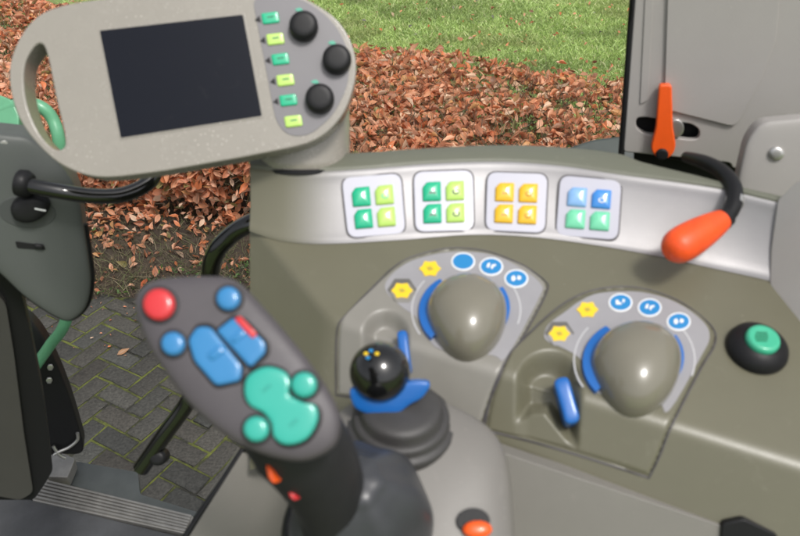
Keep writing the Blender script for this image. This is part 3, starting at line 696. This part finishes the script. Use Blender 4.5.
# grab rail
gr_ = thing('grab_rail', 'bent black grab rail outside, between pod and console', 'grab rail', at(140, 472, 1.2))
tube('rail', [at(290, 236, 1.0), at(262, 222, 1.0), at(247, 225, 1.0), at(230, 236, 1.01), at(216, 252, 1.02), at(210, 275, 1.04), at(212, 310, 1.08), at(210, 350, 1.1), at(190, 398, 1.13), at(165, 434, 1.15), at(141, 469, 1.17)], .0125, BLACKG, gr_, n=20)
pillow('rail_stop', ell(159, 457, 9, 8), Plane(at(159, 457, 1.16), -FW), .012, BLACK, gr_, e=.6, back=.012)

# --------------------------------------------------------------- right pillar
PR = Plane(at(700, 90, .96), Vector((-.22, -1, .10)))
pil = thing('cab_pillar', 'light grey moulded cab pillar cover with slotted hole, upper right', 'cab pillar', at(700, 200, .95))
slot = rpoly([(636, 118), (645, 117), (692, 124), (700, 130), (699, 139), (690, 140), (645, 134), (636, 128)], 4, 4)
po = [(638, -40), (635, 0), (624, 146), (624, 152), (731, 163), (732, 168), (860, 175), (860, -40)]
ring_body('cover', rpoly(po, 2, 2), slot, PR, .012, PILLAR, pil, r=.002)
slab('cover_back', [(640, -30), (632, 140), (720, 150), (850, 150), (850, -30)], Plane(PR.hit(700, 90, -.02), PR.n), .01, BLACK, pil, bevel=0)
tube('window_seal', [PR.hit(637, -40, -.004), PR.hit(633, 0, -.004), PR.hit(622, 148, -.004), PR.hit(620, 168, -.006)], .0042, BLACK, pil)
# raised field
slab('raised_field', rpoly([(650, -40), (668, -20), (664, 108), (735, 126), (760, 80), (775, 40), (782, -40)], 8, 5), PR, .005, PILLAR, pil, off=.0042, bevel=.0025, seg=4)
slab('edge_rib', rpoly([(647, -40), (655, -40), (648, 100), (640, 104)], 2, 3), PR, .004, PILLAR, pil, off=.0018, bevel=.0015)
# grey corner box with screw, lower right of pillar
PX = Plane(at(780, 170, .86), Vector((-.30, -1, .25)))
cb = thing('corner_bracket', 'grey moulded corner cover with a screw, right edge beside the strip', 'corner cover', at(780, 220, .88))
pillow('cover', rpoly([(734, 222), (738, 175), (746, 140), (760, 122), (800, 118), (870, 118), (870, 235), (770, 212)], [2, 8, 10, 10, 4, 0, 0, 4], 5), PX, .008, PILLAR, cb, e=.3, back=.03, cen=(800, 170))
pillow('screw', ell(775, 152, 8, 7, n=20), PX, .004, METAL, cb, e=.6, back=.001, off=.008)
# side wall trim to the right of deck
SW = Plane(M.hit(771, 282), Matrix.Rotation(math.radians(0), 3, 'Z') @ Vector((-1, -.42, .32)))
slab('side_wall', rpoly([(779, 200), (772, 250), (771, 284), (786, 330), (803, 380), (822, 470), (900, 560), (950, 500), (950, 180), (800, 180)], 3, 3), SW, .03, mat('side_wall_plastic', (.50, .485, .465), .5, bump=.2, bscale=700, var=.06, vscale=9), cb, off=.002, bevel=.003)

# dark cavity below pillar cover
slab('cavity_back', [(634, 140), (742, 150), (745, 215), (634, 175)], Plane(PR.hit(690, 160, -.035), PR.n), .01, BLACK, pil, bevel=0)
tube('cable', [PR.hit(640, 150, -.02), PR.hit(670, 160, -.018), PR.hit(700, 164, -.01), PR.hit(722, 172, -.015)], .004, BLACK, pil)
# orange clamp lever
cl = thing('clamp_lever', 'upright flat orange clamp lever on the slot of the grey pillar', 'clamp lever', PR.hit(663, 150))
CPL = Plane(PR.hit(663, 120, .016), PR.n)
slab('lever_arm', rpoly([(659, 87), (661, 85), (670, 85), (672, 87), (673, 128), (676, 145), (674, 154), (666, 160), (656, 158), (651, 150), (652, 143), (656, 128)], [2, 1, 1, 2, 4, 4, 5, 5, 5, 5, 3, 4], 5), CPL, .012, ORANGE, cl, bevel=.0028, seg=5)
pillow('pivot_bolt', ell(662, 154, 6.4, 5.6), CPL, .003, BLACK, cl, e=.5, back=.001, off=.001)
tube('clamp_stud', [CPL.hit(665, 150, -.012), CPL.hit(668, 143, -.04)], .005, METAL, cl)
pillow('washer', ell(676, 128, 8, 9), Plane(PR.hit(675, 128, .002), PR.n), .002, METAL, cl, e=.4, back=.004)
# hand lever with orange grip
hlv = thing('hand_lever', 'black bent rod lever with fat orange grip hanging over the silver strip', 'hand lever', at(725, 180, .90))
rod = [at(686, 157, .86), at(704, 162, .82), at(721, 171, .790), at(733, 186, .766), at(734, 202, .753), at(728, 215, .745), at(716, 224, .738)]
tube('rod', rod, [.006, .0075, .0078, .0082, .008, .0078, .0075], BLACK, hlv, n=18)
tube('cable_tie', [at(735, 198, .757), at(734, 204, .753)], .0088, METAL, hlv, n=18)
g0, g1 = at(724, 219, .741), at(672, 250, .715)
gax = (g1-g0); L = gax.length
prof = [(.0006, 0), (.008, .0), (.0100, .02*L), (.0128, .18*L), (.0158, .45*L), (.0172, .70*L), (.0168, .86*L), (.0150, .96*L), (.0105, 1.04*L), (.005, 1.075*L), (.0005, 1.08*L)]
prof = [(p.x, p.y) for p in crom([Vector((a, b, 0)) for a, b in prof], 4)]
lathe('grip', prof, g0, gax, ORANGEW, hlv)
lathe('ferrule', [(.0075, -.006), (.0092, -.005), (.0096, .0), (.0106, .0012), (.0106, .0035), (.009, .004)], g0, gax, BLACK, hlv)

# dull grey-green rear fender seen past the console
fd = tag(slab('rear_fender', rpoly([(540, 162), (566, 148), (592, 139), (650, 132), (720, 150), (720, 200), (540, 200)], 6, 5), Plane(at(600, 150, 1.25), tilt(45)), .02, mat('fender_grey', (.06, .072, .07), .6, var=.08, vscale=10), bevel=.006), 'dark grey green fender edge behind the console, left of the pillar', 'fender')

# window pane behind the console, between rail side and pillar
gm = bpy.data.materials.new('window_glass'); gm.use_nodes = True; nt = gm.node_tree; nt.nodes.clear()
out = nt.nodes.new('ShaderNodeOutputMaterial'); tr = nt.nodes.new('ShaderNodeBsdfTransparent'); gl = nt.nodes.new('ShaderNodeBsdfGlossy'); fr = nt.nodes.new('ShaderNodeFresnel'); mx = nt.nodes.new('ShaderNodeMixShader')
tr.inputs['Color'].default_value = (.97, .985, .975, 1); gl.inputs['Roughness'].default_value = .02; fr.inputs['IOR'].default_value = 1.35
nt.links.new(fr.outputs[0], mx.inputs[0]); nt.links.new(tr.outputs[0], mx.inputs[1]); nt.links.new(gl.outputs[0], mx.inputs[2]); nt.links.new(mx.outputs[0], out.inputs['Surface'])
WP = Plane(at(480, 100, 1.02), Vector((-.05, -1, -.12)))
win = tag(slab('window_pane', [(258, -40), (636, -40), (620, 175), (258, 175)], WP, .004, gm, bevel=0), 'clear side window pane between the console and the hedge', 'window')

# =============================================================== outdoors
def srgb(r, g, b):
    f = lambda c: ((c/255)/12.92 if c/255 <= .04045 else ((c/255+.055)/1.055)**2.4); return (f(r), f(g), f(b))
def grid_plane(name, x0, x1, y0, y1, nx, ny, zf, m, kind='structure'):
    V = []; F = []
    for j in range(ny+1):
        for i in range(nx+1):
            x = x0+(x1-x0)*i/nx; y = y0+(y1-y0)*j/ny; V.append((x, y, zf(x, y)))
    for j in range(ny):
        for i in range(nx): F.append([j*(nx+1)+i, j*(nx+1)+i+1, (j+1)*(nx+1)+i+1, (j+1)*(nx+1)+i])
    o = mesh(name, V, F, m); tag(o, kind=kind); return o
def ramp_mat(name, stops, scale, rough=.9, bump=.6, bs=40, dist=.02, detail=9):
    m = bpy.data.materials.new(name); m.use_nodes = True; nt = m.node_tree; b = nt.nodes['Principled BSDF']; b.inputs['Roughness'].default_value = rough
    tc = nt.nodes.new('ShaderNodeTexCoord'); n = nt.nodes.new('ShaderNodeTexNoise'); n.inputs['Scale'].default_value = scale; n.inputs['Detail'].default_value = detail; n.inputs['Roughness'].default_value = .7
    nt.links.new(tc.outputs['Object'], n.inputs['Vector']); r = nt.nodes.new('ShaderNodeValToRGB'); cr = r.color_ramp
    cr.elements[0].position = stops[0][0]; cr.elements[0].color = (*stops[0][1], 1); cr.elements[1].position = stops[-1][0]; cr.elements[1].color = (*stops[-1][1], 1)
    for p, c in stops[1:-1]: el = cr.elements.new(p); el.color = (*c, 1)
    nt.links.new(n.outputs['Fac'], r.inputs['Fac']); nt.links.new(r.outputs['Color'], b.inputs['Base Color'])
    n2 = nt.nodes.new('ShaderNodeTexNoise'); n2.inputs['Scale'].default_value = bs; n2.inputs['Detail'].default_value = 8; nt.links.new(tc.outputs['Object'], n2.inputs['Vector'])
    bp = nt.nodes.new('ShaderNodeBump'); bp.inputs['Strength'].default_value = bump; bp.inputs['Distance'].default_value = dist
    nt.links.new(n2.outputs['Fac'], bp.inputs['Height']); nt.links.new(bp.outputs['Normal'], b.inputs['Normal']); return m
SOIL = ramp_mat('soil', [(.3, (.018, .013, .009)), (.5, (.042, .031, .021)), (.7, (.075, .06, .04))], 9)
LAWN = ramp_mat('lawn_ground', [(.3, (.10, .15, .04)), (.55, (.17, .25, .07)), (.75, (.24, .26, .11))], 3)
JOINT = ramp_mat('mossy_sand', [(.42, (.028, .028, .022)), (.50, (.07, .08, .018)), (.60, (.13, .15, .028))], 5, bs=150)
far = grid_plane('ground', -150, 150, -60, 240, 60, 60, lambda x, y: -.03 - .0, LAWN)
EDGE = 3.62
def edge_y(x): return 3.58 + .05*math.sin(x*3)+.03*math.sin(x*9+1)
grid_plane('soil_bed', -12, 12, 3.48, 5.2, 200, 40, lambda x, y: -.012 + .014*max(0, min(1, (y-3.5)*14)) + .035*max(0, min(1, (y-3.6)*2))*(1+.5*noise.noise(Vector((x*2, y*2, 0)))) + .012*noise.noise(Vector((x*8, y*8, 3))), SOIL)
grid_plane('joint_sand', -12, 12, -2, 3.57, 80, 60, lambda x, y: -.004+.003*noise.noise(Vector((x*12, y*12, 1))), JOINT)
# herringbone paving
BV = []; BF = []; BC = []
ang = math.radians(60); ca, sa = math.cos(ang), math.sin(ang); a_, L2 = .105, .21
def brick(x0, y0, w, h):
    cx, cy = x0+w/2, y0+h/2; wx, wy = cx*ca-cy*sa, cx*sa+cy*ca
    wx -= .6; wy += 2.6
    if not (-3.4 < wx < 2.5 and -.4 < wy < edge_y(wx)-.02 + random.uniform(-.03, .05)): return
    g = .0046+random.random()*.0028; z = .004+random.gauss(0, .0017); tx, ty = random.gauss(0, .012), random.gauss(0, .012); r = random.gauss(0, .010); c_, s_ = math.cos(ang+r), math.sin(ang+r)
    b = len(BV); hw, hh = w/2-g, h/2-g; c0_ = random.choice([.034, .038, .043, .049, .056]); tn = random.uniform(-.001, .004); co = (c0_+tn, c0_, c0_*.88-tn*.6)
    nx = 6 if w > h else 3; ny = 3 if w > h else 6
    for ins, dz in ((0, -.03), (0, -.006), (.004, -.0015), (.010, 0)):
        pts = []
        W, H = hw-ins, hh-ins
        seq = [(-W + 2*W*i/nx, -H) for i in range(nx)] + [(W, -H+2*H*i/ny) for i in range(ny)] + [(W-2*W*i/nx, H) for i in range(nx)] + [(-W, H-2*H*i/ny) for i in range(ny)]
        for (u, v) in seq:
            u += random.gauss(0, .0009); v += random.gauss(0, .0009)
            BV.append((wx+u*c_-v*s_, wy+u*s_+v*c_, z+dz+u*tx+v*ty+random.gauss(0, .0004))); BC.append(co)
    n = 2*(nx+ny)
    for k in range(3):
        for i in range(n): j = (i+1) % n; BF.append([b+k*n+i, b+k*n+j, b+(k+1)*n+j, b+(k+1)*n+i])
    BF.append([b+3*n+i for i in range(n)])
for i in range(-60, 60):
    for j in range(-20, 20):
        bx = i*a_ + j*2*a_; by = i*a_ - j*2*a_
        brick(bx, by, L2, a_); brick(bx, by+a_, a_, L2)
pav = mesh('paving', BV, BF, attr_mat('paver_concrete', .75, bump=.9), autosharp=35)
def set_col(o, C):
    at_ = o.data.attributes.new('tint', 'FLOAT_COLOR', 'POINT'); C = np.asarray(C, dtype=np.float32)
    a4 = np.ones((len(C), 4), dtype=np.float32); a4[:, :3] = C; at_.data.foreach_set('color', a4.ravel())
set_col(pav, BC); tag(pav, kind='structure')

# ---- fast scatter of small leaf meshes
LEAF = np.array([(0, 0, 0), (-.23, .26, .06), (-.27, .52, .07), (-.13, .84, .03), (0, 1.08, -.03), (.13, .84, .03), (.27, .52, .07), (.23, .26, .06), (0, .3, 0), (0, .62, 0)])
LF_ = [(0, 8, 1), (1, 8, 9, 2), (2, 9, 3), (3, 9, 4), (4, 9, 5), (5, 9, 6), (6, 9, 8, 7), (7, 8, 0)]
def np_mesh(name, V, faces_sizes, faces_idx, m, C):
    me = bpy.data.meshes.new(name); me.vertices.add(len(V)); me.vertices.foreach_set('co', V.astype(np.float32).ravel())
    me.loops.add(len(faces_idx)); me.loops.foreach_set('vertex_index', faces_idx.astype(np.int32))
    st_ = np.concatenate([[0], np.cumsum(faces_sizes)[:-1]]); me.polygons.add(len(faces_sizes)); me.polygons.foreach_set('loop_start', st_.astype(np.int32))
    me.materials.append(m); me.update(calc_edges=True); me.validate(); o = bpy.data.objects.new(name, me); col.objects.link(o); set_col(o, C); return o
def rotmats(n, nrm, spread):
    # random frames whose z axis is near nrm
    z = nrm + rng.normal(0, spread, (n, 3)); z /= np.linalg.norm(z, axis=1, keepdims=True)
    t = rng.normal(0, 1, (n, 3)); x = np.cross(t, z); x /= np.linalg.norm(x, axis=1, keepdims=True); y = np.cross(z, x)
    return np.stack([x, y, z], axis=2)
def leaves(name, P, N, size, spread, pal, wts, m, curl=1.0, parent=None):
    n = len(P); Rm = rotmats(n, N, spread); L = np.repeat(LEAF[None], n, 0).copy()
    k = rng.uniform(-1.2, 1.8, (n, 1))*curl; L[:, :, 2] += k*(L[:, :, 1]-.5)**2*.5; L[:, :, 2] *= 1
    L[:, :, 2] += rng.uniform(-.5, 1.6, (n, 1))*np.abs(L[:, :, 0])*.9*curl
    L[:, :, 0] *= rng.uniform(.7, 1.1, (n, 1)); L -= np.array([0, .5, 0])
    L *= size[:, None, None]; V = np.einsum('nij,nkj->nki', Rm, L) + P[:, None, :]
    nf = np.array([len(f) for f in LF_]); fi = np.concatenate([np.array(f) for f in LF_])
    idx = (fi[None]+(np.arange(n)*10)[:, None]).ravel(); sz = np.tile(nf, n)
    pal = np.array(pal); c = pal[rng.choice(len(pal), n, p=np.array(wts)/sum(wts))]*rng.uniform(.7, 1.25, (n, 1)); C = np.repeat(c, 10, 0)
    # veins / edge wear
    C = C*np.tile(np.array([.8, 1, 1.05, 1, .9, 1, 1.05, 1, .82, .85]), n)[:, None]
    o = np_mesh(name, V.reshape(-1, 3), sz, idx, m, C); par(o, parent); return o
DRY = [srgb(216, 156, 120), srgb(208, 138, 104), srgb(228, 178, 148), srgb(182, 122, 94), srgb(150, 102, 76), srgb(238, 202, 178), srgb(212, 164, 112), srgb(140, 136, 84), srgb(216, 132, 86)]
DRY = [tuple(min(.9, v*k+a) for v, k, a in zip(c, (1.08, .99, .92), (.055, .045, .032))) for c in DRY]
DRYW = [5, 5, 4.5, 3.5, 2.5, 2.2, 2, .8, 3]
leafm = attr_mat('dry_leaf', .45, transl=.42)
def hfront(x): return 4.20 - .22*(x+1.1)
def hback(x): return 5.65 - .42*(x-.9)
HH = .60
hedge = thing('hedge', 'low clipped beech hedge full of dry copper brown leaves in front of the lawn', 'hedge', Vector((0, 5, 0)))
def vn(x, y, z, s): return noise.noise(Vector((x*s, y*s, z*s)))
def hedge_pts(n, inset):
    P = []; N = []
    while len(P) < n:
        x = random.uniform(-4.2, 4.0); f, b = hfront(x), hback(x); w = b-f
        s = random.random()*(w+.75)
        h = HH + .07*vn(x, s, 0, 1.5) + .05*vn(x, s, 2, 4)
        if s < .6: z = s/.6*h; y = f + .10*(1-math.sin(min(1, z/h)*math.pi/2)) + .05*vn(x, z, 5, 4) ; nn = (0, -1, .35)
        else: y = f + (s-.6)/(w+.15)*(w+.15); z = h - .10*max(0, 1-(y-f)/.16)**2; nn = (0, -.25, 1)
        ins = abs(random.gauss(0, inset)); gap = vn(x, y, z, 2.6)
        if gap < -.14 and random.random() < .8: continue
        if x > .7 and random.random() < min(.62, (x-.7)*.6)*(.6+gap): continue
        if nn[2] < .9 and z < .22 and random.random() < .5: continue
        if nn[2] > .9 and random.random() < .07: z += random.random()**2*.13; y += random.gauss(0, .03)
        P.append((x, y + (ins if s < .6 else 0), z - (0 if s < .6 else ins) + random.gauss(0, .012))); N.append(nn)
    return np.array(P), np.array(N)
P, N = hedge_pts(26000, .045)
leaves('foliage', P, N, rng.uniform(.036, .088, len(P)), .55, DRY, DRYW, leafm, parent=hedge)
P, N = hedge_pts(9000, .2)
leaves('inner_foliage', P, N, rng.uniform(.035, .06, len(P)), 1.2, DRY, DRYW, leafm, parent=hedge)
# twigs
def sticks(name, n, gen, rad, pal, m, parent=None):
    P0, P1 = gen(n); D = P1-P0; D0 = D/np.linalg.norm(D, axis=1, keepdims=True); t = rng.normal(0, 1, D.shape); x = np.cross(t, D0); x /= np.linalg.norm(x, axis=1, keepdims=True); y = np.cross(D0, x)
    mid = (P0+P1)/2 + x*np.linalg.norm(D, axis=1, keepdims=True)*rng.uniform(-.15, .15, (n, 1)); V = []
    r = rad*rng.uniform(.6, 1.4, (n, 1))
    for c, s in ((P0, 1.0), (mid, .8), (P1, .4)):
        for k in range(3):
            a = 2*math.pi*k/3; V.append(c + (x*math.cos(a)+y*math.sin(a))*r*s)
    V = np.stack(V, 1); F = []
    for q_ in range(2):
        for k in range(3): F.append([q_*3+k, q_*3+(k+1) % 3, q_*3+3+(k+1) % 3, q_*3+3+k])
    fi = np.array(F).ravel(); idx = (fi[None]+(np.arange(n)*9)[:, None]).ravel(); pal = np.array(pal)
    C = np.repeat(pal[rng.integers(0, len(pal), n)]*rng.uniform(.7, 1.3, (n, 1)), 9, 0)
    o = np_mesh(name, V.reshape(-1, 3), np.full(n*6, 4), idx, m, C); par(o, parent); return o
twm = attr_mat('twig_bark', .8)
def gen_tw(n):
    x = rng.uniform(-4.2, 4, n); f = 4.2-.22*(x+1.1); b = 5.65-.42*(x-.9); y = f+.08+rng.random(n)**1.5*(b-f-.1); z = .02+.54*rng.random(n)**.55
    P0 = np.stack([x, y, z], 1); P1 = P0 + np.stack([rng.normal(0, .07, n), rng.normal(-.02, .07, n), rng.uniform(.04, .20, n)], 1); P1[:, 2] = np.minimum(P1[:, 2], .70); return P0, P1
sticks('twigs', 22000, gen_tw, .0022, [(.12, .09, .06), (.17, .14, .09), (.08, .065, .045), (.16, .17, .07)], twm, hedge)

P, N = hedge_pts(5200, .03); P[:, 2] += .01
mk = np.array([vn(p[0], p[1], p[2]+7, 1.8) for p in P]) > .10; P, N = P[mk], N[mk]
leaves('green_shoots', P, N, rng.uniform(.018, .040, len(P)), 1.1, [(.13, .20, .05), (.20, .26, .07), (.24, .26, .10), (.09, .14, .04)], [1, 1, 1, 1], attr_mat('green_leaf', .5, transl=.25), parent=hedge)
def gen_top(n):
    P0, _ = hedge_pts(n, .05); P0 = P0 - np.array([0, 0, .02])
    return P0, P0 + np.stack([rng.normal(0, .045, n), rng.normal(-.01, .045, n), rng.uniform(-.01, .10, n)], 1)
sticks('twig_tips', 9000, gen_top, .0016, [(.22, .17, .11), (.30, .25, .16), (.14, .10, .07), (.26, .27, .13)], twm, hedge)
# litter and weeds on the soil bed
def soil_xy(n, y0, y1, x0=-3.2, x1=1.0):
    x = rng.uniform(x0, x1, n); y = y0 + (y1-y0)*rng.random(n); return x, y
x, y = soil_xy(2400, 3.55, 4.5); P = np.stack([x, y, .025+rng.random(len(x))*.03+np.clip((y-4.05)*.25, 0, .2)], 1)
keep = rng.random(len(P)) < np.clip((y-3.66)*1.9, .10, 1); P = P[keep]
lit = leaves('leaf_litter', P, np.tile([0, -.2, 1.0], (len(P), 1)), rng.uniform(.025, .068, len(P)), .5, [tuple(v*.85 for v in c) for c in DRY], DRYW, leafm)
tag(lit, 'brown fallen leaves lying on the soil below the hedge', 'fallen leaves', kind='stuff')
def gen_gr(n):
    x = rng.uniform(-3.2, 1, n); y = rng.uniform(3.55, 4.6, n); P0 = np.stack([x, y, np.full(n, .005)], 1)
    return P0, P0 + np.stack([rng.normal(0, .06, n), rng.normal(0, .05, n), rng.uniform(.01, .09, n)], 1)
dg = sticks('dry_grass', 14000, gen_gr, .0017, [(.16, .13, .08), (.26, .22, .14), (.09, .10, .04), (.13, .15, .06), (.06, .045, .03), (.09, .06, .04)], attr_mat('dry_stalk', .8))
tag(dg, 'dry stalks and weeds in the soil strip beside the paving', 'dry grass', kind='stuff')
x, y = soil_xy(4200, 3.5, 4.5); cl_ = np.array([vn(a, b, 9, 2.2) for a, b in zip(x, y)]); k_ = cl_ > .12; x, y = x[k_], y[k_]
P = np.stack([x, y, .03+rng.random(len(x))*.06], 1)
wd = leaves('weeds', P, np.tile([0, -.1, 1.0], (len(P), 1)), rng.uniform(.012, .034, len(P)), .8, [(.05, .11, .025), (.08, .15, .03), (.04, .08, .02)], [1, 1, 1], attr_mat('weed_leaf', .5, transl=.2))
tag(wd, 'small green weeds growing through the litter', 'weeds', kind='stuff')
# moss tufts in the joints
n = 9000; x = rng.uniform(-2.6, -.0, n); y = rng.uniform(1.8, 3.6, n); ms_ = np.array([vn(a, b, 4, 2.0) for a, b in zip(x, y)])
k_ = (ms_ + rng.normal(0, .15, n)) > .0; x, y = x[k_], y[k_]
P = np.stack([x, y, np.full(len(x), -.0035)], 1)
def loose_leaf(px, py, s, c, z, nm='fallen_leaf', lab='', g=None):
    d = (z-CAM.z)/ray(px, py).z; p = at(px, py, d)
    o = leaves(nm, np.array([p[:]]), np.array([[.1, -.15, 1.0]]), np.array([s]), .15, [c], [1], leafm, curl=.8); tag(o, lab, 'leaf', g)
loose_leaf(123, 352, .065, srgb(170, 130, 96), .014, lab='pale brown leaf alone on the paving, farthest left of the loose leaves')
loose_leaf(144, 283, .085, srgb(205, 110, 70), .06, lab='large orange brown leaf at the edge of paving and soil')
x = rng.uniform(-2.2, -.1, 160); y = 3.75 - .75*rng.random(160)**2
P = np.stack([x, y, np.full(160, .014)], 1); o = leaves('leaf_crumbs', P, np.tile([0, 0, 1.], (160, 1)), rng.uniform(.006, .024, 160), .3, DRY, DRYW, leafm)
tag(o, 'tiny leaf crumbs scattered on the dark pavers', 'leaf crumbs', kind='stuff')

# lawn blades
def lawn(n, x0, x1, y0, y1, hmul, wd_):
    x = rng.uniform(x0, x1, n); y = y0+(y1-y0)*rng.random(n)
    k = y > np.maximum(4.9, (5.65-.42*(x-.9)) - .7); x, y = x[k], y[k]; n = len(x)
    h = rng.uniform(.022, .062, n)*hmul; a = rng.uniform(0, 2*math.pi, n); w = rng.uniform(.002, .0045, n)*wd_
    lean = rng.normal(0, .6, (n, 2))*h[:, None]; dx, dy = np.cos(a)*w, np.sin(a)*w; z = np.full(n, -.03)
    b1 = np.stack([x-dx, y-dy, z], 1); b2 = np.stack([x+dx, y+dy, z], 1); m1 = np.stack([x+dx*.7+lean[:, 0]*.4, y+dy*.7+lean[:, 1]*.4, z+h*.6], 1); t = np.stack([x+lean[:, 0], y+lean[:, 1], z+h], 1)
    V = np.stack([b1, b2, m1, t], 1).reshape(-1, 3); idx = (np.array([0, 1, 2, 0, 2, 3])[None]+(np.arange(n)*4)[:, None]).ravel()
    pal = np.array([(.44, .57, .18), (.52, .66, .24), (.60, .73, .31), (.36, .48, .15), (.64, .64, .34), (.42, .52, .17)])
    patch = np.array([vn(p, q_, 0, .9)+.5*vn(p, q_, 3, 3) for p, q_ in zip(x, y)])
    ci = rng.choice(6, n, p=[.25, .25, .18, .14, .10, .08]); c = pal[ci]*(1+.6*patch[:, None])*rng.uniform(.8, 1.2, (n, 1))
    yel = np.clip(patch*1.5-.2, 0, .7)[:, None]; c = c*(1-yel)+np.array([.30, .31, .13])*yel
    return V, idx, np.repeat(c, 4, 0)
V, idx, C = lawn(230000, -4.2, 4.8, 4.9, 11.8, .9, 1.5)
gmt = attr_mat('grass_blade', .5, transl=.3)
g = np_mesh('grass', V, np.full(len(idx)//3, 3), idx, gmt, C); tag(g, 'bright green mown lawn beyond the hedge', 'grass', kind='stuff')
x = rng.uniform(-1.5, 3.5, 420); y = rng.uniform(6.0, 11.5, 420); P = np.stack([x, y, np.full(420, .02)], 1)
o = leaves('lawn_leaves', P, np.tile([0, -.3, 1.], (420, 1)), rng.uniform(.03, .06, 420), .5, DRY+[(.35, .33, .28)], DRYW+[4], leafm); tag(o, 'scattered dead leaves lying in the lawn', 'fallen leaves', kind='stuff')

# =============================================================== light
SUN_EL, SUN_AZ = 60, -32      # sun stands behind the camera, a little to the right
w = bpy.data.worlds.new('World'); scene.world = w; w.use_nodes = True; nt = w.node_tree; bg = nt.nodes['Background']
sky = nt.nodes.new('ShaderNodeTexSky'); sky.sky_type = 'NISHITA'; sky.sun_disc = False; sky.sun_elevation = math.radians(SUN_EL); sky.sun_rotation = math.radians(180+SUN_AZ)
sky.dust_density = 4; sky.ozone_density = .5; sky.air_density = 1.0
hs = nt.nodes.new('ShaderNodeHueSaturation'); hs.inputs['Saturation'].default_value = .25
nt.links.new(sky.outputs[0], hs.inputs['Color']); nt.links.new(hs.outputs[0], bg.inputs['Color']); bg.inputs['Strength'].default_value = .12
sl = bpy.data.lights.new('sun', 'SUN'); sl.energy = 1.5; sl.angle = math.radians(10); sl.color = (1, .965, .92); so = bpy.data.objects.new('sun', sl); col.objects.link(so)
el = math.radians(SUN_EL); az = math.radians(SUN_AZ); d = Vector((math.cos(el)*math.sin(az), math.cos(el)*math.cos(az), -math.sin(el)))
so.rotation_euler = d.to_track_quat('-Z', 'Y').to_euler(); so.location = (1, -3, 6)
scene.view_settings.view_transform = 'Standard'; scene.view_settings.look = 'None'; scene.view_settings.gamma = 1; scene.view_settings.exposure = .46
scene.view_settings.use_curve_mapping = False
scene.render.engine = 'CYCLES'
